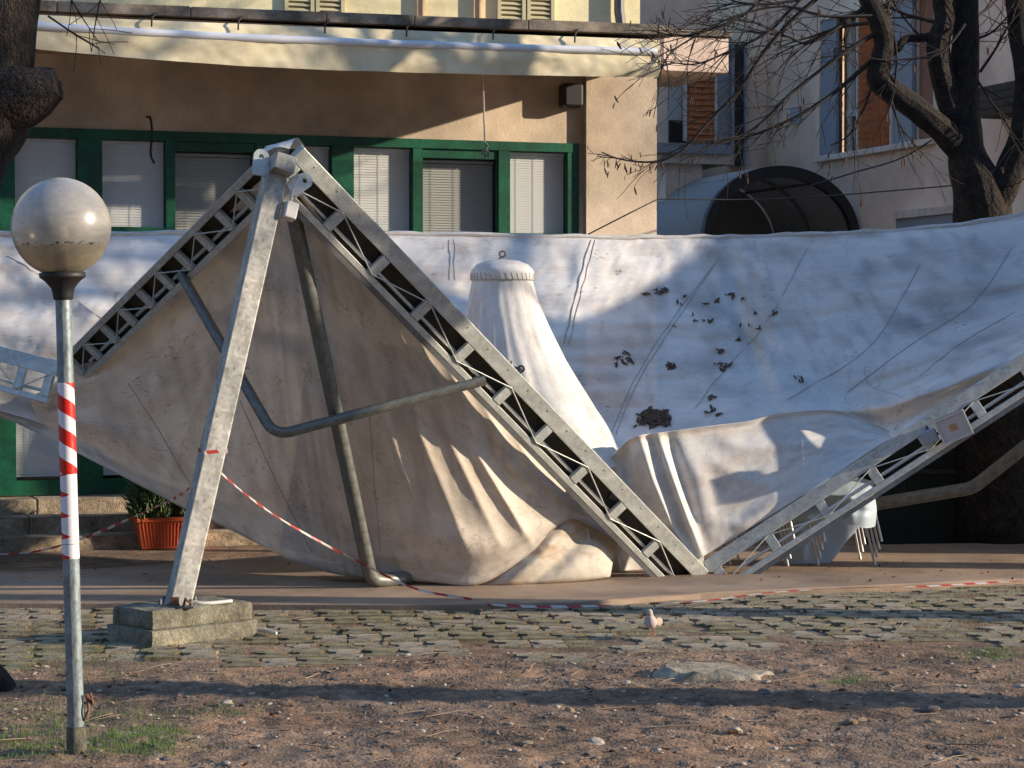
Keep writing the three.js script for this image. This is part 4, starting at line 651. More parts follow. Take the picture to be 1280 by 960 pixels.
// ------------------------------------------------------------------ lamp post
{
  const b = onGround(96, 944), top = at(79, 372, -b.z), L = top.distanceTo(b);
  const lamp = thing('lamp_post', 'globe lamp on a grey pole wrapped in red and white tape', 'lamp'); lamp.position.copy(b);
  lamp.quaternion.setFromUnitVectors(V(0, 1, 0), top.clone().sub(b).normalize());
  mesh('pole', taper([V(0, -0.15, 0), V(0, 0.9, 0), V(0, L, 0)], [0.036, 0.0355, 0.0335], 28, 0, 0.5), M.pole, lamp);
  mesh('base_collar', new THREE.LatheGeometry([[0.055, -0.05], [0.05, 0.01], [0.043, 0.02], [0.041, 0.12], [0.037, 0.125]].map(p => new THREE.Vector2(...p)), 24), M.concrete, lamp);
  const wireM = taper(spline([V(0.036, 0.15, 0.01), V(0.06, 0.2, 0.02), V(0.05, 0.26, 0.0), V(0.075, 0.22, 0.01), V(0.07, 0.27, 0.02)], 5), new Array(21).fill(0.006), 5); mesh('loose_wire', wireM, M.rust, lamp);
  mesh('neck', new THREE.LatheGeometry([[0.036, -0.005], [0.042, 0.0], [0.044, 0.02], [0.05, 0.045], [0.075, 0.075], [0.092, 0.088], [0.098, 0.092], [0.098, 0.112], [0.08, 0.114], [0, 0.114]].map(p => new THREE.Vector2(...p)), 32), M.rubber, lamp).position.set(0, L - 0.005, 0);
  const R = 0.211;
  const tg = tiler(300);
  const globeTex = dataTex(1024, (u, v) => { // dried dirt line and specks on a yellowed globe; v runs from the bottom up
    let c = [206, 201, 190]; const line = 0.375 + 0.012 * (tg(u, 0.3, 12) - 0.5);
    const low = v < line ? 1 : 0; if (low) c = c.map((x, i) => x * [0.93, 0.9, 0.82][i]);
    let s = (tg(u, v, 60) - 0.5) * 0.08 + (tg(u, v, 14) - 0.5) * 0.07 + (tg(u, v, 5) - 0.5) * 0.06; let k = 1 + s;
    const d = Math.abs(v - line - 0.006), q = tg(u, v, 150) * 0.6 + tg(u, v, 64) * 0.5; if (q > 0.62 + d * 22) k *= 0.42;
    if (tg(u + 0.2, v, 220) > 0.975 && v < 0.55) k *= 0.5;
    return c.map(x => x * k);
  });
  const globe = mesh('globe', new THREE.SphereGeometry(R, 64, 48), new THREE.MeshPhysicalMaterial({ map: globeTex, roughness: 0.3, transmission: 0.45, thickness: 0, clearcoat: 0.35, clearcoatRoughness: 0.18, side: THREE.DoubleSide }), lamp);
  globe.position.set(0, L + 0.105 + R * 0.93, 0);
  const bulb = mesh('bulb_holder', [box(-0.03, 0.03, 0, 0.1, -0.03, 0.03, 0.01), (() => { const c = new THREE.CapsuleGeometry(0.03, 0.09, 4, 12); c.translate(0, 0.14, 0); return c; })()], M.whiteFrame, lamp); bulb.position.set(0, L + 0.1, 0);
  // tape: printed diagonal stripes
  const stripes = canvasTex(256, 512, (c, w, h) => { c.fillStyle = '#e9e6e6'; c.fillRect(0, 0, w, h); c.fillStyle = '#d22a1c'; for (let k = -3; k < 8; k++) { c.beginPath(); const y = k * 128; c.moveTo(0, y); c.lineTo(w, y + 128); c.lineTo(w, y + 192); c.lineTo(0, y + 64); c.fill(); } });
  const yOf = (py) => (945 - py) / (945 - 372) * L;
  const sleeve = (p0, p1, name, ry, per, seed) => { const y0 = yOf(p1), y1 = yOf(p0); const n = 24, pts = []; for (let i = 0; i <= n; i++) pts.push(V(0, lerp(y0, y1, i / n), 0)); const g = taper(pts, pts.map((_, i) => 0.0368 - 0.0012 * i / n + 0.0006 * n2(i * 0.9, seed)), 28, 0, 1, false); const uv = g.attributes.uv; for (let i = 0; i < uv.count; i++) uv.setXY(i, (i % 29) / 28, (pts[Math.floor(i / 29)]?.y ?? 0) / per); g.rotateY(ry); return g; };
  const m1 = std({ map: stripes, roughness: 0.35 });
  mesh('striped_tape', sleeve(478, 592, 'a', 2.4, 0.54, 1), m1, lamp);
  const st2 = canvasTex(256, 512, (c, w, h) => { c.fillStyle = '#e9e6e6'; c.fillRect(0, 0, w, h); c.fillStyle = '#cf2a1d'; for (let k = 0; k < 4; k++) { c.beginPath(); const y = k * 128 + 20; c.moveTo(0, y); c.lineTo(100, y + 46); c.lineTo(80, y + 58); c.lineTo(0, y + 70); c.fill(); } c.fillStyle = 'rgba(60,60,70,.8)'; c.fillRect(0, 240, w, 3); });
  mesh('white_tape', sleeve(592, 698, 'b', -2.2, 0.36, 2), std({ map: st2, roughness: 0.35 }), lamp);
}

// ------------------------------------------------------------------ barrier tape
{
  const tex = canvasTex(512, 32, (c, w, h) => { c.fillStyle = '#cfc6c0'; c.fillRect(0, 0, w, h); c.fillStyle = '#b8382e'; for (let k = 0; k < 4; k++) { c.beginPath(); c.moveTo(k * 128, 0); c.lineTo(k * 128 + 62, 0); c.lineTo(k * 128 + 78, h); c.lineTo(k * 128 + 16, h); c.fill(); } });
  const mat = new THREE.MeshPhysicalMaterial({ map: tex, roughness: 0.4, side: THREE.DoubleSide, transmission: 0.2, thickness: 0 });
  const ribbon = (pts, w, twist, label, seed) => {
    const P = spline(pts, 14), pos = [], uv = [], idx = []; let len = 0;
    P.forEach((p, i) => { if (i) len += p.distanceTo(P[i - 1]); const t = P[Math.min(i + 1, P.length - 1)].clone().sub(P[Math.max(i - 1, 0)]).normalize(); const a = twist[0] + twist[1] * n2(len * 0.8, seed) + 1.57; const up = V(0, 1, 0), sd = t.clone().cross(up).normalize(); up.copy(sd).cross(t); const ax = up.multiplyScalar(Math.sin(a)).addScaledVector(sd, Math.cos(a)); const ww = w * (0.75 + 0.25 * n2(len * 2, seed + 3)); pos.push(p.x + ax.x * ww / 2, p.y + ax.y * ww / 2, p.z + ax.z * ww / 2, p.x - ax.x * ww / 2, p.y - ax.y * ww / 2, p.z - ax.z * ww / 2); uv.push(len / 0.8, 1, len / 0.8, 0); if (i) { const k = i * 2; idx.push(k - 2, k - 1, k, k - 1, k + 1, k); } });
    const g = new THREE.BufferGeometry(); g.setAttribute('position', new THREE.Float32BufferAttribute(pos, 3)); g.setAttribute('uv', new THREE.Float32BufferAttribute(uv, 2)); g.setIndex(idx); g.computeVertexNormals();
    return tag(mesh('barrier_tape', g, mat), label, 'tape');
  };
  const G = (x, y, h = 0.06) => onGround(x, y, h);
  ribbon([at(262, 578, 13.5), at(300, 612, 13.8), at(345, 645, 14.2), at(400, 677, 14.5), at(450, 703, 14.7), at(520, 736, 14.85), G(590, 749, 0.055)], 0.02, [0.2, 0.9], 'red and white barrier tape slanting from the mast down to the terrace edge', 1);
  ribbon([G(560, 752, 0.05), G(660, 758, 0.04), G(760, 757, 0.04), G(880, 751, 0.04), G(960, 741, 0.075), G(1060, 735, 0.075), G(1150, 733, 0.07), G(1280, 726, 0.07), G(1400, 722, 0.07)], 0.022, [1.2, 0.9], 'slack barrier tape lying along the front edge of the terrace', 5);
  ribbon([at(252, 590, 13.72), at(232, 614, 14.2), at(180, 640, 15.2), at(100, 674, 15.9), at(40, 690, 16.2), at(-40, 694, 16.4)], 0.02, [0.5, 0.9], 'dull barrier tape running low past the planter towards the steps', 9);
  // wrap round the mast
  const c = at(258, 576, 13.72), y = at(343, 222, 13.95).sub(FOOT).normalize();
  const pts = []; const x = V(Math.cos(0.44), 0, -Math.sin(0.44)), z = V(Math.sin(0.44), 0, Math.cos(0.44)); const t = c.clone().sub(FOOT).dot(y), q = FOOT.clone().addScaledVector(y, t);
  for (const [a, b] of [[-1, -1], [-1, 1], [1, 1], [1, -1], [-1, -1]]) { for (const k of [0]) pts.push(q.clone().addScaledVector(x, a * 0.0705).addScaledVector(z, b * 0.0705).addScaledVector(y, 0.02 * (a - b) * 0.3)); }
  const pos = [], uv = [], idx = []; pts.forEach((p, i) => { pos.push(p.x, p.y + 0.014, p.z, p.x, p.y - 0.014, p.z); uv.push(i * 0.24, 1, i * 0.24, 0); if (i) { const k = i * 2; idx.push(k - 2, k - 1, k, k - 1, k + 1, k); } });
  const g = new THREE.BufferGeometry(); g.setAttribute('position', new THREE.Float32BufferAttribute(pos, 3)); g.setAttribute('uv', new THREE.Float32BufferAttribute(uv, 2)); g.setIndex(idx); const gg = g.toNonIndexed(); gg.computeVertexNormals();
  tag(mesh('barrier_tape', gg, mat), 'loop of barrier tape tied round the leaning mast', 'tape');
}

// ------------------------------------------------------------------ planter with two clipped shrubs
{
  const p = onGround(210, 684); p.y = 0.0;
  const T = thing('planter', 'ribbed terracotta trough at the foot of the stone steps', 'planter', p); T.rotation.y = PHI;
  const w = 0.56, h = 0.26, d = 0.28;
  const walls = new THREE.CylinderGeometry(1, 0.86, h, 4, 1, true); walls.rotateY(Math.PI / 4); walls.scale(w / 2 * 1.414, 1, d / 2 * 1.414); walls.translate(0, h / 2, 0);
  const gw = walls.toNonIndexed(); gw.computeVertexNormals(); M.terracotta.side = THREE.DoubleSide;
  mesh('trough', [boxUV(gw), box(-w / 2 * 0.86, w / 2 * 0.86, 0.002, 0.02, -d / 2 * 0.86, d / 2 * 0.86)], M.terracotta, T);
  const e = 0.012; mesh('rim', [box(-w / 2 - e, w / 2 + e, h - 0.03, h + 0.006, d / 2 - 0.02, d / 2 + e + 0.004, 0.004), box(-w / 2 - e, w / 2 + e, h - 0.03, h + 0.006, -d / 2 - e, -d / 2 + 0.02, 0.004), box(-w / 2 - e, -w / 2 + 0.02, h - 0.03, h + 0.006, -d / 2 + 0.02, d / 2 - 0.02), box(w / 2 - 0.02, w / 2 + e, h - 0.03, h + 0.006, -d / 2 + 0.02, d / 2 - 0.02)], M.terracotta, T);
  for (let k = 0; k < 17; k++) { const f = (k + 0.5) / 17 * 2 - 1; const x0 = f * w / 2 * 0.80, x1 = f * w / 2 * 0.92; mesh('rib', taper([V(x0, 0.02, d / 2 * 0.87), V(x1, h - 0.04, d / 2 * 0.985)], [0.007, 0.007], 5), M.terracotta, T); }
  mesh('soil', box(-w / 2 * 0.95, w / 2 * 0.95, h - 0.06, h - 0.035, -d / 2 * 0.9, d / 2 * 0.9), M.bark, T);
  const shrub = (dx, hh, rr, seed, label) => {
    const S = thing('clipped_shrub', label, 'shrub', p.clone().add(r_.clone().multiplyScalar(dx)).add(V(0, h - 0.05, 0)), 'shrubs in the terracotta trough');
    mesh('stem', taper([V(0, 0, 0), V(0.01, hh * 0.5, 0)], [0.016, 0.008], 6), M.bark, S);
    const R = rng(seed), L = [[], []];
    for (let k = 0; k < 2600; k++) { const th = R() * 6.28, ph = Math.acos(2 * R() - 1), q = Math.pow(R(), 0.35); let x = Math.sin(ph) * Math.cos(th), y = Math.cos(ph), z = Math.sin(ph) * Math.sin(th); const lump = 1 + 0.22 * n3(x * 2.2 + seed, y * 2.2, z * 2.2); const P = V(x * rr * q * lump * (1 - 0.25 * y), (y * 0.52 * q * lump + 0.5) * hh, z * rr * q * lump * (1 - 0.25 * y)); const g = new THREE.ConeGeometry(0.008 + R() * 0.006, 0.05 + R() * 0.035, 3, 1, true); const dir = V(x + (R() - 0.5), Math.abs(y) * 0.6 + 0.7 + (R() - 0.5), z + (R() - 0.5)).normalize(); g.applyQuaternion(new THREE.Quaternion().setFromUnitVectors(V(0, 1, 0), dir)); g.translate(P.x, P.y, P.z); L[R() > 0.6 ? 1 : 0].push(g); }
    mesh('foliage', merge(L[0]), M.shrub[0], S); mesh('young_foliage', merge(L[1]), M.shrub[1], S);
  };
  shrub(-0.13, 0.5, 0.22, 7, 'larger rounded evergreen shrub at the lit end of the trough'); shrub(0.16, 0.42, 0.17, 8, 'smaller evergreen shrub beside the mast in the trough');
}

// ------------------------------------------------------------------ stacked chairs and covered table
function chair(label, pos, yaw, group) {
  const c = thing('stacking_chair', label, 'chair', pos, group); c.rotation.y = yaw;
  const w = 0.21, sh = 0.44, r = 0.011;
  for (const [x, z] of [[-1, 1], [1, 1], [-1, -1], [1, -1]]) mesh('leg', rod(V(x * (w + 0.012) + 0.085, 0, z * 0.22), V(x * w, sh, z * 0.18), r, 8), M.chrome, c);
  mesh('seat_frame', [rod(V(-w, sh, 0.18), V(w, sh, 0.18), r, 8), rod(V(-w, sh, -0.18), V(w, sh, -0.18), r, 8), rod(V(-w, sh, -0.18), V(-w, sh, 0.18), r, 8), rod(V(w, sh, -0.18), V(w, sh, 0.18), r, 8)], M.chrome, c);
  mesh('seat', [0, 1, 2, 3, 4, 5].map(k => box(-w + 0.012, w - 0.012, sh + 0.008, sh + 0.018, -0.17 + k * 0.058, -0.17 + k * 0.058 + 0.045)), M.chrome, c);
  const bp = bentPath([V(-w, sh, -0.18), V(-w, sh + 0.38, -0.26), V(w, sh + 0.38, -0.26), V(w, sh, -0.18)], 0.06); mesh('back_frame', taper(bp, bp.map(() => r), 8), M.chrome, c);
  mesh('back_slats', [0, 1].map(k => box(-w + 0.012, w - 0.012, sh + 0.17 + k * 0.1, sh + 0.22 + k * 0.1, -0.235 - k * 0.018, -0.228 - k * 0.018)), M.chrome, c);
  return c;
}
const stackAt = (px, py, yaw, n, label, rise = 0.06, slip = 0.02) => { const p = onGround(px, py, TER); const lv = ['lowest', 'second', 'third', 'topmost']; for (let k = 0; k < n; k++) chair(n > 1 ? `${lv[k]} ${label}` : label, p.clone().add(V(0.016 * k, k * rise, 0.006 * k)), yaw, 'stacked metal chairs under the tent'); };
stackAt(1036, 703, 0.1, 4, 'metal chair in the stack under the pale blue cover');
stackAt(940, 703, -0.25, 4, 'metal chair in the stack close to the low end of the grey truss');
stackAt(776, 710, 0.5, 1, 'metal chair half hidden under the sagging canopy beside the bright truss');
{
  const cov = thing('chair_cover', 'pale blue plastic sheet draped over stacked chairs', 'cover');
  const g = sheet([[[960, 588, 17.4], [1000, 585, 17.4], [1045, 590, 17.4], [1085, 600, 17.3], [1092, 604, 17.2]], [[958, 606, 16.9], [1000, 602, 16.85], [1045, 606, 16.8], [1082, 610, 16.8], [1093, 616, 16.95]], [[950, 634, 16.8], [1000, 632, 16.72], [1045, 634, 16.7], [1082, 636, 16.7], [1096, 638, 16.85]], [[950, 652, 16.82], [1000, 652, 16.72], [1045, 653, 16.7], [1080, 660, 16.7], [1094, 658, 16.85]]], 60, 44, [{ p: [[960, 622], [1030, 618], [1088, 624]], w: 5, a: 0.05 }, { p: [[960, 636], [1030, 632], [1088, 640]], w: 4, a: -0.03 }, { p: [[1060, 610], [1066, 655]], w: 6, a: 0.02 }], 0.5, 61);
  mesh('sheet', g, M.cloth, cov);
  const g2 = sheet([[[975, 648, 17.3], [1010, 648, 17.3], [1040, 648, 17.35], [1075, 650, 17.4]], [[978, 685, 17.25], [1010, 690, 17.25], [1040, 685, 17.3], [1070, 664, 17.4]], [[980, 704, 17.2], [1010, 709, 17.2], [1035, 706, 17.25], [1062, 670, 17.4]]], 30, 30, [{ p: [[1000, 655], [1005, 700]], w: 6, a: 0.03 }], 0.6, 62);
  tag(mesh('blue_cover', g2, M.cloth), 'blue sheet hanging to the floor behind the stacked chairs', 'cover');
}
// near black panels and railing standing in for deep shade under the tent
{
  const p0 = at(1075, 600, 19.3), p1 = at(1560, 600, 19.0); p0.y = p1.y = 0; const L = p0.distanceTo(p1);
  const f = thing('shade_screen', 'near black panels with a rail, standing in for the deep shade under the tent', 'shadeScreen'); frameGroup(f, p0, p1.clone().sub(p0), V(0, 1, 0));
  const n = Math.round(L / 0.42); for (let i = 0; i < n; i++) mesh('panel', box(i * L / n + 0.0005, (i + 1) * L / n - 0.0005, 0.0, 2.15, -0.012 + (i & 1) * 0.006, 0.012 + (i & 1) * 0.006), M.shadeScreen, f);
  for (let i = 0; i <= n; i += 3) mesh('post', box(i * L / n - 0.025, i * L / n + 0.025, 0, 2.2, 0.013, 0.06), M.rubber, f);
  mesh('rail', box(0, L, 0.62, 0.66, 0.061, 0.09), M.rubber, f);
}

{ // unseen wall added to keep the low sun off the gap behind the tent
  const w = thing('sun_block_wall', 'unseen wall added on the sunny side to keep low sun off the gap behind the tent', 'wall', V(8.6, 0, -19.4)); mesh('wall_body', box(-0.12, 0.12, -0.1, 2.75, -1.9, 1.9), M.wing, w); mesh('coping', box(-0.17, 0.17, 2.752, 2.83, -1.95, 1.95, 0.01), M.pier, w);
}
// ------------------------------------------------------------------ trees
function limbGeo(px, d, rads, seg = 10, rough = 0.12) { const P = px.map(([x, y, dd]) => at(x, y, d + (dd ?? 0))); const S = spline(P, 7); const R = S.map((_, i) => { const f = i / 7, k = Math.min(Math.floor(f), rads.length - 2); return lerp(rads[k], rads[k + 1], f - k); }); return taper(S, R, seg, rough, 0.5); }
function grow(start, dir, len, rad, depth, R, out, opt) { // recursive bare branches
  const pts = [start.clone()], n = Math.max(4, Math.round(len / 0.12)); let d = dir.clone().normalize(), p = start.clone();
  for (let i = 0; i < n; i++) { d.add(V((R() - 0.5) * opt.wob, (R() - 0.5) * opt.wob + opt.lift, (R() - 0.5) * opt.wob)).normalize(); p = p.clone().addScaledVector(d, len / n); pts.push(p); }
  const rads = pts.map((_, i) => Math.max(opt.min, rad * (1 - 0.75 * i / n)));
  out.push(taper(pts, rads, depth > 1 ? 6 : 4, 0, 0.5, false)); opt.tips && depth === 0 && opt.tips.push(p.clone());
  if (depth > 0) { const k = opt.kids[depth] ?? 4; for (let i = 0; i < k; i++) { const f = 0.25 + 0.75 * (i + R() * 0.8) / k, j = Math.min(pts.length - 2, Math.floor(f * n)); const ax = V(R() - 0.5, R() - 0.5, R() - 0.5).cross(d).normalize(); const nd = d.clone().applyAxisAngle(ax, 0.4 + R() * 0.7); grow(pts[j], nd, len * (0.45 + R() * 0.3), rads[j] * 0.62, depth - 1, R, out, opt); } }
}
function pods(points, R, size, drop) { const L = []; for (const p of points) { const g = new THREE.SphereGeometry(size * (0.7 + R() * 0.6), 5, 4); g.scale(0.34, 1.5, 0.2); g.rotateZ((R() - 0.5) * 1.1); g.rotateY(R() * 6); g.translate(p.x, p.y - drop * R(), p.z); L.push(g); } return merge(L); }
{
  const D = 19.1, t = thing('bare_tree', 'dark bare tree with forked trunk standing before the pinkish wing', 'tree', V(0, 0, 0), 'bare winter trees');
  mesh('trunk', limbGeo([[1248, 688], [1240, 480], [1232, 300], [1222, 235], [1208, 185], [1205, 120], [1207, 60], [1207, 0], [1200, -120], [1180, -260]], D, [0.32, 0.28, 0.25, 0.22, 0.15, 0.125, 0.118, 0.11, 0.08, 0.04], 20, 0.1), M.bark, t);
  const burl = new THREE.SphereGeometry(0.11, 16, 12); burl.scale(1.1, 0.8, 0.7); { const p = at(1243, 235, D - 0.05); burl.translate(p.x, p.y, p.z); } 
  mesh('burl', [burl], M.bark, t);
  mesh('limb', limbGeo([[1206, 195], [1180, 165, -0.1], [1150, 140, -0.2], [1118, 117, -0.25], [1098, 98, -0.28], [1100, 78, -0.28], [1105, 55, -0.28], [1099, 28, -0.3], [1086, 0, -0.3], [1050, -80, -0.4], [1010, -160, -0.6]], D, [0.12, 0.11, 0.105, 0.1, 0.1, 0.095, 0.085, 0.085, 0.08, 0.06, 0.03], 16, 0.13), M.bark, t);
  mesh('limb', limbGeo([[1200, 170], [1182, 110, -0.05], [1172, 60, -0.1], [1180, 25, -0.1], [1178, 0, -0.1], [1170, -90, -0.2], [1130, -200, -0.4]], D, [0.1, 0.1, 0.105, 0.085, 0.08, 0.06, 0.03], 16, 0.14), M.bark, t);
  mesh('limb', limbGeo([[1168, 46, -0.1], [1148, 48, -0.12], [1130, 50, -0.15], [1122, 62, -0.18], [1112, 70, -0.2]], D, [0.04, 0.035, 0.035, 0.03, 0.02], 10, 0.14), M.bark, t);
  mesh('limb', limbGeo([[1238, 262], [1255, 232, -0.05], [1275, 180, -0.1], [1284, 110, -0.1], [1276, 40, -0.1], [1270, -20, -0.1], [1290, -150, -0.2]], D, [0.15, 0.13, 0.12, 0.1, 0.1, 0.09, 0.04], 16, 0.14), M.bark, t);
  // drooping outer branches, traced where they cross the walls
  const tw = [], R = rng(77), tips = [];
  const main = [
    [[1030, -10, -0.3], [985, 30, -0.4], [950, 72, -0.5], [925, 110, -0.5], [880, 158, -0.55], [850, 190, -0.6], [818, 202, -0.6], [772, 198, -0.6], [752, 190, -0.6]],
    [[1098, 40, -0.3], [1060, 62, -0.4], [1020, 92, -0.5], [985, 120, -0.5], [955, 150, -0.5], [930, 168, -0.55], [905, 175, -0.6]],
    [[1095, 70, -0.3], [1050, 110, -0.3], [1010, 138, -0.4], [965, 160, -0.4], [930, 172, -0.4], [890, 178, -0.5]],
    [[1080, 10, -0.3], [1040, 38, -0.4], [1008, 54, -0.4], [985, 46, -0.4], [960, 42, -0.4]],
    [[1090, 20, -0.4], [1030, 20, -0.5], [980, 8, -0.6], [920, 20, -0.7], [870, 45, -0.8], [835, 70, -0.9], [822, 100, -0.9]],
    [[960, -10, -0.5], [930, 18, -0.6], [890, 36, -0.7], [850, 45, -0.7], [820, 40, -0.8]],
    [[1010, -10, -0.4], [960, 40, -0.5], [920, 60, -0.6], [870, 80, -0.7], [838, 78, -0.8]],
    [[1092, 100, -0.3], [1082, 130, -0.3], [1070, 155, -0.3], [1060, 170, -0.3], [1038, 182, -0.3]],
    [[1112, 118, -0.3], [1122, 150, -0.4], [1130, 166, -0.4]],
    [[1225, 90, 0], [1245, 60, -0.1], [1262, 30, -0.2], [1280, 10, -0.2]],
    [[1216, 50, 0], [1240, 40, -0.1], [1270, 8, -0.2]],
    [[1218, 95, 0], [1228, 110, -0.1], [1245, 135, -0.2], [1262, 150, -0.2]],
    [[1206, 30, -0.2], [1190, 52, -0.3], [1172, 68, -0.35], [1130, 74, -0.35], [1095, 74, -0.4], [1074, 66, -0.4]],
    [[1110, 20, -0.3], [1120, 60, -0.3], [1118, 110, -0.35], [1108, 150, -0.4]],
    [[1000, 0, -0.4], [940, 6, -0.5], [900, -4, -0.5]],
  ];
  main.forEach((m, i) => { const P = spline(m.map(([x, y, dd]) => at(x, y, D + dd)), 8), r0 = i < 4 ? 0.022 : 0.014; tw.push(taper(P, P.map((_, k) => lerp(r0, 0.005, k / P.length)), 5, 0, 0.5, false)); const nk = i < 7 ? 12 : 4; for (let k = 0; k < nk; k++) { const j = Math.min(P.length - 2, 2 + Math.floor((k + R()) / nk * (P.length - 3))); const d = P[j + 1].clone().sub(P[j]).normalize(); const nd = d.clone().applyAxisAngle(V(0, 0, 1), (R() - 0.5) * 1.3).add(V(0, 0, (R() - 0.5) * 0.5)); grow(P[j], nd, (i === 0 && j > P.length * 0.6 ? 0.1 + R() * 0.12 : 0.25 + R() * 0.5), 0.006, 1, R, tw, { wob: 0.34, lift: -0.03, min: 0.0025, kids: [0, 3], tips }); } });
  for (const [x, y, dd, dx, dy, dz] of [[1207, 90, 0.1, -0.5, 0.5, -0.6], [1180, 30, 0.1, -0.7, 0.3, -0.5], [1207, 40, 0.1, 0.4, 0.6, -0.7], [1275, 60, 0, 0.2, 0.5, -0.8], [1098, 30, -0.1, -0.6, 0.2, -0.6], [1105, 60, -0.1, 0.1, 0.3, -0.9]]) grow(at(x, y, D + dd), V(dx, dy, dz), 1.1, 0.02, 2, R, tw, { wob: 0.25, lift: 0.0, min: 0.004, kids: [0, 3, 4] });
  mesh('twigs', merge(tw), M.twig, t).userData.kind = 'stuff';
  // crown above the picture
  const cr = []; const heads = [[1180, -260, 0], [1010, -160, -0.6], [1130, -200, -0.4], [1290, -150, -0.2], [1200, -120, 0], [1050, -80, -0.4]];
  heads.forEach(([x, y, dd], i) => { for (let k = 0; k < 4; k++) grow(at(x, y, D + dd), V(R() - 0.5, 0.9, R() - 0.5), 1.7, 0.04, 3, R, cr, { wob: 0.22, lift: 0.02, min: 0.004, kids: [0, 4, 4, 4] }); });
  mesh('crown', merge(cr), M.twig, t).userData.kind = 'stuff';
  const pp = []; const cl = (x, y, dd, n, sx_, sy) => { for (let k = 0; k < n; k++) pp.push(at(x + (R() - 0.5) * sx_, y + (R() - 0.5) * sy, D + dd + (R() - 0.5) * 0.3)); };
  cl(790, 204, -0.6, 22, 66, 14); for (const q of tips) { const n = R() < 0.3 ? 1 + Math.floor(R() * 3) : 0; for (let k = 0; k < n; k++) pp.push(q.clone().add(V((R() - 0.5) * 0.03, 0.02, (R() - 0.5) * 0.03))); }
  mesh('seed_pods', pods(pp, R, 0.021, 0.06), M.pod, t).userData.kind = 'stuff';
}
{ // nearer tree whose trunk leans into the top left corner
  const t = thing('bare_tree', 'near black tree trunk with a sawn burl beside the cream fascia', 'tree', V(0, 0, 0), 'bare winter trees'); const D = 11.4, bark = M.bark;
  mesh('trunk', limbGeo([[-96, 900], [-92, 700], [-84, 450], [-68, 300], [-45, 200], [-22, 140], [-4, 80], [6, 20], [12, -120], [-30, -500]], D, [0.36, 0.25, 0.22, 0.22, 0.225, 0.25, 0.19, 0.17, 0.15, 0.08], 22, 0.1), bark, t);
  mesh('root_flare', limbGeo([[-60, 830], [-30, 848], [2, 866], [22, 880]], D, [0.25, 0.16, 0.09, 0.03], 12, 0.2), bark, t);
  mesh('sawn_stub', limbGeo([[-5, 125], [30, 118], [54, 110], [72, 104]], D - 0.1, [0.16, 0.16, 0.125, 0.08], 14, 0.22), bark, t);
  mesh('stub_face', limbGeo([[70, 108], [76, 108]], D - 0.1, [0.05, 0.03], 12, 0.2), bark, t);
  const R = rng(91), cr = []; for (let k = 0; k < 5; k++) grow(at(-30 + k * 8, -330 - k * 40, D), V(R() - 0.5, 0.9, R() - 0.5), 1.5, 0.05, 3, R, cr, { wob: 0.2, lift: 0.02, min: 0.004, kids: [0, 4, 4, 4] });
  const tw = []; for (const [x, y, dx, dy] of [[80, -20, 0.3, -0.8], [130, -20, -0.2, -0.7], [60, 20, 0.7, -0.5]]) grow(at(x, y, D + 0.2), V(dx, dy, 0), 0.35, 0.006, 1, R, tw, { wob: 0.22, lift: 0, min: 0.002, kids: [0, 4] });
  mesh('crown', merge([...cr, ...tw]), M.twig, t).userData.kind = 'stuff';
}
// trees outside the frame on the sunny side, whose trunks and boughs shade the yard
function parkTree(x, d, h, r, seed, label) {
  const t = thing('park_tree', label, 'tree', V(x, 0, -d), 'park trees on the sunny side'), R = rng(seed), pts = [], rad = [];
  for (let i = 0; i <= 10; i++) { const f = i / 10; pts.push(V(0.25 * n2(f * 1.6, seed), f * h * 0.62, 0.12 * n2(f * 1.6, seed + 5))); rad.push(r * (1 - 0.55 * f) + (i === 0 ? r * 0.35 : 0)); }
  mesh('trunk', taper(pts, rad, 16, 0.08, 0.5), M.bark, t);
  const cr = []; for (let k = 0; k < 9; k++) { const f = 0.55 + 0.45 * k / 8, j = Math.floor(f * 10); const a = k * 2.4 + R(); grow(pts[j], V(Math.cos(a), 0.75 + R() * 0.5, Math.sin(a)), h * 0.34, rad[j] * 0.5, 3, R, cr, { wob: 0.2, lift: 0.015, min: 0.005, kids: [0, 4, 4, 4] }); }
  mesh('crown', merge(cr), M.twig, t).userData.kind = 'stuff';
}
parkTree(5.2, 10.6, 9, 0.27, 401, 'tall bare park tree beside the bare earth, out past the lamp');
parkTree(6.4, 14.05, 10, 0.24, 402, 'tall bare park tree beside the turf blocks and terrace');
parkTree(7.6, 16.7, 11, 0.26, 403, 'tall bare park tree beside the raised end of the tent');

// unseen house across the square, set close to block low sky; windows mirror it
{
  const H = thing('gabled_house', 'long gabled house set close across the square to block low sky, mirrored in the windows', 'building', V(2, 0, 9)), wallM = std({ map: rep(mottled(95, [150, 134, 116], 0.2), 0.3, 0.3) });
  mesh('wall', [box(-24, 24, -0.2, 8.2, 0, 9)], wallM, H);
  for (const x of [-16, 0, 16]) { const s = new THREE.Shape(); s.moveTo(-8, 8.22); s.lineTo(8, 8.22); s.lineTo(0, 13); s.closePath(); const g = new THREE.ExtrudeGeometry(s, { depth: 9, bevelEnabled: false }); g.translate(x * 0.999, 0, 0); mesh('gable', boxUV(g), wallM, H); }
  for (let i = 0; i < 12; i++) for (const y of [1, 4.2]) mesh('window', box(-22 + i * 4, -20.8 + i * 4, y, y + 1.7, -0.05, -0.004), M.pane, H);
}
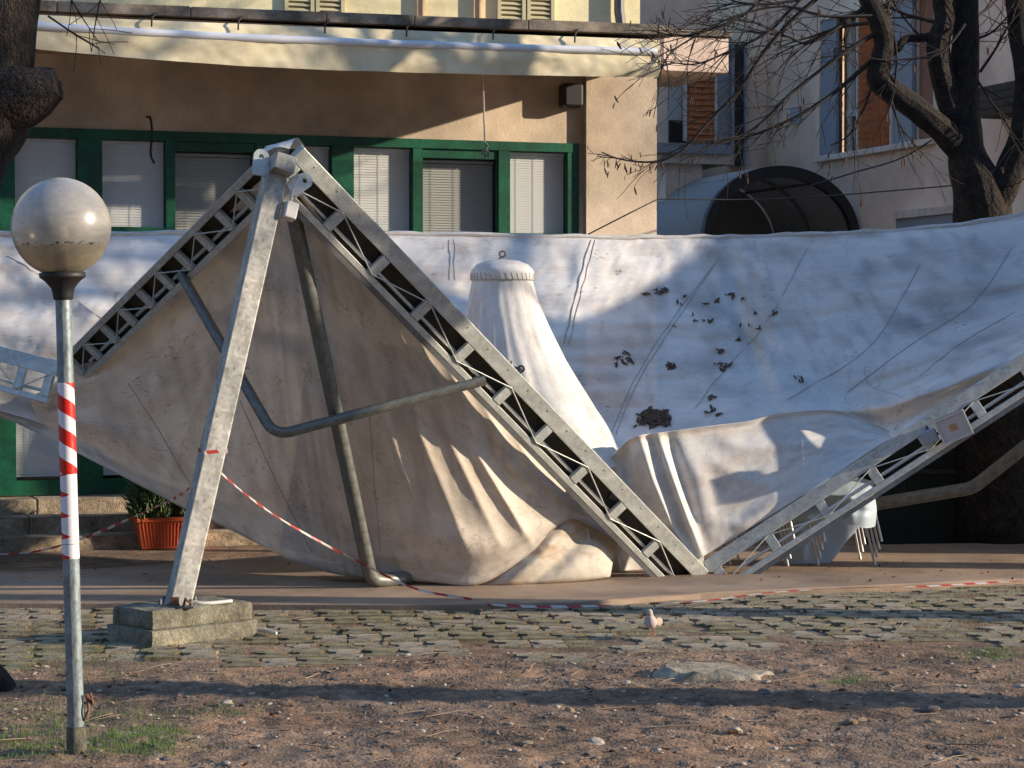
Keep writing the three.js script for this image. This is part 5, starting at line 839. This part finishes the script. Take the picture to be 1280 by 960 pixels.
// ------------------------------------------------------------------ pigeon
{
  const base = onGround(815, 793, 0.022);
  const bird = thing('dove', 'small pale grey dove standing on the turf blocks', 'bird', base); bird.rotation.y = -1.98;
  const cap = (p, a, b, ra, rb) => { const ab = b.clone().sub(a), t = clamp(p.clone().sub(a).dot(ab) / ab.lengthSq(), 0, 1); return p.distanceTo(a.clone().addScaledVector(ab, t)) - lerp(ra, rb, t); };
  const smin = (a, b, k) => { const h = clamp(0.5 + 0.5 * (b - a) / k, 0, 1); return lerp(b, a, h) - k * h * (1 - h); };
  // local: +x is the head end
  const field = (p) => { let d = cap(p, V(0.02, 0.075, 0), V(-0.045, 0.065, 0), 0.036, 0.026); d = smin(d, cap(p, V(0.03, 0.08, 0), V(0.038, 0.105, 0), 0.033, 0.022), 0.02); d = smin(d, cap(p, V(0.038, 0.105, 0), V(0.042, 0.135, 0), 0.021, 0.0165), 0.012); d = smin(d, p.distanceTo(V(0.044, 0.14, 0)) - 0.0165, 0.008); const q = p.clone(); q.y = 0.064 + (q.y - 0.064) * 2.2; d = smin(d, cap(q, V(-0.04, 0.066, 0), V(-0.115, 0.05, 0), 0.026, 0.014), 0.012); return d; };
  const N = 56, S = 0.14, mc = new MarchingCubes(N, new THREE.MeshStandardMaterial(), false, false, 60000); mc.isolation = 0; mc.reset();
  for (let k = 0; k < N; k++) for (let j = 0; j < N; j++) for (let i = 0; i < N; i++) mc.field[i + j * N + k * N * N] = -field(V((i - N / 2) / (N / 2) * S - 0.02, (j - N / 2) / (N / 2) * S + 0.09, (k - N / 2) / (N / 2) * S));
  mc.update(); const cnt = mc.count ?? mc.geometry.drawRange.count, pos = new Float32Array(cnt * 3), col = [];
  for (let i = 0; i < cnt; i++) { pos[3 * i] = mc.positionArray[3 * i] * S - 0.02; pos[3 * i + 1] = mc.positionArray[3 * i + 1] * S + 0.09; pos[3 * i + 2] = mc.positionArray[3 * i + 2] * S; }
  let g = new THREE.BufferGeometry(); g.setAttribute('position', new THREE.BufferAttribute(pos, 3)); g = mergeVertices(g, 1e-5); g.computeVertexNormals();
  const P = g.attributes.position; for (let i = 0; i < P.count; i++) { const x = P.getX(i), y = P.getY(i); const m = 0.06 * n3(x * 120, y * 120, P.getZ(i) * 120); const tail = x < -0.085 ? 1 : 0; const c = tail ? [0.62, 0.60, 0.57] : x > 0.02 ? [0.52, 0.43, 0.39] : [0.44, 0.37, 0.31]; col.push(...c.map(q => q * (1 + m))); }
  g.setAttribute('color', new THREE.Float32BufferAttribute(col, 3)); mesh('body', g, std({ vertexColors: true, roughness: 0.9 }), bird);
  for (const z of [-1, 1]) { const w = new THREE.SphereGeometry(1, 16, 10); w.scale(0.062, 0.026, 0.008); w.rotateZ(0.14); w.translate(-0.035, 0.074, z * 0.032); mesh('wing', w, std({ color: lin(0.40, 0.32, 0.25), roughness: 0.95 }), bird); const e = new THREE.SphereGeometry(0.003, 8, 6); e.translate(0.052, 0.143, z * 0.0125); mesh('eye', e, M.rubber, bird); mesh('foot', [rod(V(0.0, 0.045, z * 0.015), V(0.006, 0.004, z * 0.018), 0.0035), rod(V(0.006, 0.003, z * 0.018), V(0.03, 0.002, z * 0.018), 0.0025), rod(V(0.006, 0.003, z * 0.018), V(0.026, 0.002, z * 0.03), 0.0025), rod(V(0.006, 0.003, z * 0.018), V(-0.012, 0.002, z * 0.018), 0.0025)], std({ color: lin(0.5, 0.2, 0.16) }), bird); }
  const bk = new THREE.ConeGeometry(0.0045, 0.018, 8); bk.rotateZ(-Math.PI / 2 - 0.25); bk.translate(0.067, 0.137, 0); mesh('beak', bk, M.rubber, bird);
  const col2 = new THREE.TorusGeometry(0.0185, 0.0022, 5, 16, 3.4); col2.rotateX(Math.PI / 2); col2.rotateY(1.7); col2.translate(0.04, 0.122, 0); mesh('neck_ring', col2, M.rubber, bird);
}
// ------------------------------------------------------------------ half buried slab
{
  const c = onGround(895, 843), g = new THREE.CylinderGeometry(0.29, 0.37, 0.05, 40, 2); const p = g.attributes.position; for (let i = 0; i < p.count; i++) { const x = p.getX(i), z = p.getZ(i), k = 1 + 0.12 * n2(x * 2.4, z * 2.4) + 0.02 * n2(x * 9, z * 9); p.setX(i, x * k * 0.98); p.setZ(i, z * k * 0.7); p.setY(i, p.getY(i) + 0.012 * n2(x * 5 + 3, z * 5)); } g.computeVertexNormals();
  const m = mesh('buried_slab', boxUV(g), M.paver[0]); m.position.copy(c).add(V(0, 0.005, 0)); m.rotation.z = -0.05; tag(m, 'flat pale slab half buried in the earth', 'slab');
}
// ------------------------------------------------------------------ loose matter
function scatter(name, label, cat, geo, mats, n, place, seed) {
  mats.forEach((mt, q) => { const R = rng(seed + q), k = Math.ceil(n / mats.length), I = new THREE.InstancedMesh(geo, mt, k), m = new THREE.Matrix4(); for (let i = 0; i < k; i++) { const o = place(R); m.compose(o.p, new THREE.Quaternion().setFromEuler(o.e), o.s); I.setMatrixAt(i, m); } I.name = name; I.castShadow = I.receiveShadow = true; stuff(I, mats.length > 1 ? `${label}, ${['pale', 'brownish', 'reddish', 'dark grey'][q]}` : label, cat); });
}
const inView = (R, d0, d1, bias = 1) => { const d = lerp(d0, d1, Math.pow(R(), bias)), x = (R() * 2 - 1) * (0.232 * d + 0.25); return [x, d]; };
const topY = (x, d) => (d > paveFront(x) ? 0.012 : groundY(x, d));
{ const g = new THREE.IcosahedronGeometry(1, 1); const p = g.attributes.position; for (let i = 0; i < p.count; i++) { const k = 1 + 0.22 * n3(p.getX(i) * 1.7, p.getY(i) * 1.7, p.getZ(i) * 1.7); p.setXYZ(i, p.getX(i) * k, p.getY(i) * k * 0.55, p.getZ(i) * k); } g.computeVertexNormals();
  scatter('pebbles', 'small pebbles strewn over the bare earth', 'pebbles', g, M.stone, 1900, R => { const [x, d] = inView(R, 8.6, 13.2, 0.8); const big = R(); const s = 0.004 + 0.006 * R() + (big > 0.985 ? 0.014 * R() + 0.005 : 0) + (big > 0.8 ? 0.005 : 0); const bare = d < paveFront(x); return { p: V(x, (bare ? groundY(x, d) : -0.03) + s * 0.15, -d), e: new THREE.Euler((R() - 0.5) * 0.5, R() * 6, (R() - 0.5) * 0.5), s: V(s * (1 + R()), s, s * (1 + 0.5 * R())) }; }, 500); }
{ const g = taper([V(-0.5, 0, 0), V(-0.2, 0.02, 0.04), V(0.15, 0.03, -0.03), V(0.5, 0, 0.03)], [0.02, 0.02, 0.016, 0.008], 4);
  scatter('fallen_twigs', 'thin dry twigs scattered on earth and paving', 'twigs', g, [M.twigPale], 330, R => { const [x, d] = inView(R, 8.8, 14.6); const s = 0.08 + 0.3 * R() * R(); return { p: V(x, topY(x, d) + 0.012, -d), e: new THREE.Euler(0, R() * 6, (R() - 0.5) * 0.1), s: V(s, s * 0.6, s * 0.6) }; }, 520); }
{ const L = []; { const g = new THREE.PlaneGeometry(1, 0.5, 4, 2); const p = g.attributes.position; for (let i = 0; i < p.count; i++) { const x = p.getX(i), y = p.getY(i); p.setY(i, y * (1 - 3.4 * x * x)); p.setZ(i, 0.25 * x * x + 0.15 * Math.abs(y)); } g.rotateX(-Math.PI / 2); g.computeVertexNormals(); L.push(g); }
  scatter('leaf_litter', 'dry curled leaves lying on the ground', 'leaves', L[0], [M.dryLeaf], 900, R => { const [x, d] = inView(R, 8.7, 17.5, 1.1); const s = 0.018 + 0.03 * R(); const y = d > 15.9 ? TER + 0.004 : topY(x, d) + 0.006; return { p: V(x, y, -d), e: new THREE.Euler((R() - 0.5) * 0.9, R() * 6, (R() - 0.5) * 0.9), s: V(s, s, s) }; }, 540);
  // leaves gathered in the hollows of the canopy
  const spots = [[782, 447, 34, 22, 26], [836, 460, 16, 16, 16], [816, 524, 44, 26, 90], [905, 458, 16, 12, 14], [888, 516, 12, 10, 8], [890, 498, 8, 6, 5], [825, 366, 26, 8, 14], [806, 368, 8, 6, 4], [884, 402, 8, 8, 4], [893, 376, 16, 14, 4], [908, 372, 14, 16, 3], [968, 390, 12, 6, 5], [1000, 474, 12, 10, 5], [926, 375, 16, 10, 6], [900, 440, 30, 6, 6], [845, 390, 60, 40, 10], [940, 410, 60, 60, 10]];
  const R = rng(61), items = []; for (const [x, y, w, h, n] of spots) for (let k = 0; k < n; k++) if (n > 50 || k % 2 === 0) { const o = near(rear, x + (R() + R() - 1) * w * 0.5, y + (R() + R() - 1) * h * 0.5); o.n2 = n > 50 ? 3 : 2; items.push(o); }
  const I = new THREE.InstancedMesh(L[0], M.deadLeaf, items.length * 3), m = new THREE.Matrix4(); let c = 0; I.count = items.reduce((a, o) => a + o.n2, 0); for (const o of items) for (let k = 0; k < o.n2; k++) { const s = 0.024 + R() * 0.042; const q = new THREE.Quaternion().setFromUnitVectors(V(0, 1, 0), o.n).multiply(new THREE.Quaternion().setFromEuler(new THREE.Euler((R() - 0.5) * 0.4, R() * 6, (R() - 0.5) * 0.4))); m.compose(o.p.clone().addScaledVector(o.n, 0.004 + 0.01 * R()).add(V((R() - 0.5) * 0.05, (R() - 0.5) * 0.02, 0)), q, V(s * 1.05, s * 0.5, s * 0.8)); I.setMatrixAt(c++, m); }
  I.name = 'canopy_leaves'; I.castShadow = I.receiveShadow = true; stuff(I, 'dark dead leaves caught in the hollow of the canopy', 'leaves'); }
{ // grass
  const g = new THREE.BufferGeometry(); g.setAttribute('position', new THREE.Float32BufferAttribute([-0.05, 0, 0, 0.05, 0, 0, 0.03, 0.5, 0.06, -0.03, 0.5, 0.06, 0, 1, 0.22], 3)); g.setIndex([0, 1, 2, 0, 2, 3, 3, 2, 4]); g.setAttribute('uv', new THREE.Float32BufferAttribute([0, 0, 1, 0, 1, .5, 0, .5, .5, 1], 2)); g.computeVertexNormals();
  const clumps = [[20, 930, 60, 30, 700], [60, 905, 80, 22, 500], [160, 925, 70, 22, 900], [200, 915, 50, 14, 500], [150, 895, 90, 16, 300], [190, 940, 40, 14, 300], [60, 880, 120, 14, 300], [270, 890, 50, 10, 200], [1240, 818, 46, 9, 700], [1060, 853, 40, 8, 300], [110, 935, 130, 24, 1400], [90, 815, 130, 22, 600], [60, 830, 120, 24, 420], [150, 812, 120, 14, 420], [40, 805, 90, 20, 320], [110, 845, 60, 12, 200], [330, 850, 40, 14, 160], [345, 865, 30, 8, 120], [1080, 850, 20, 6, 60], [1270, 850, 30, 10, 100], [870, 842, 60, 6, 60], [300, 800, 100, 10, 200]];
  const R0 = rng(9), spots = []; for (const [x, y, w, h, n] of clumps) for (let k = 0; k < n; k++) { const p = onGround(x + (R0() + R0() + R0() - 1.5) * w, y + (R0() + R0() - 1) * h); spots.push([p.x, -p.z, 0.016 + 0.03 * R0() * R0()]); }
  for (let k = 0; k < 12000; k++) { const d = lerp(12.3, 16.2, R0()), x = (R0() * 2 - 1) * 0.235 * d; const wet = fbm(x * 0.9, d * 1.2) + smooth(14.2, 15.2, d) * 0.35 + (x < -1.5 ? 0.25 : 0) - (x > 0.5 ? 0.12 : 0); if (d > paveFront(x) && wet > 0.04 && d < 15.25 + Math.max(0, x) * 0.35) spots.push([x, d, 0.014 + 0.022 * R0()]); }
  for (let k = 0; k < 900; k++) { const x = lerp(-3.6, 3.8, R0()); const e = x < -0.2 ? 15.14 : x < 1.4 ? lerp(15.14, 15.75, (x + 0.2) / 1.6) : lerp(15.75, 16.55, (x - 1.4) / 2.4); if (n2(x * 1.3, 8) > -0.3) spots.push([x, e - 0.04 - 0.12 * R0() * R0(), 0.02 + 0.035 * R0()]); }
  let i = 0; const half = Math.ceil(spots.length / 2);
  scatter('grass', 'short green grass tufts on earth and between the turf blocks', 'grass', g, M.grass, spots.length, R => { const [x, d, s] = spots[Math.min(i++, spots.length - 1)]; const pave = d > paveFront(x); return { p: V(x, pave ? -0.005 : groundY(x, d) - 0.002, -d), e: new THREE.Euler((R() - 0.5) * 0.9, R() * 6, (R() - 0.5) * 0.9), s: V(s * 1.1, s, s) }; }, 560);
}
scene.traverse(o => { if (o.userData.kind === 'structure') shadows(o); });
renderer.render(scene, camera);
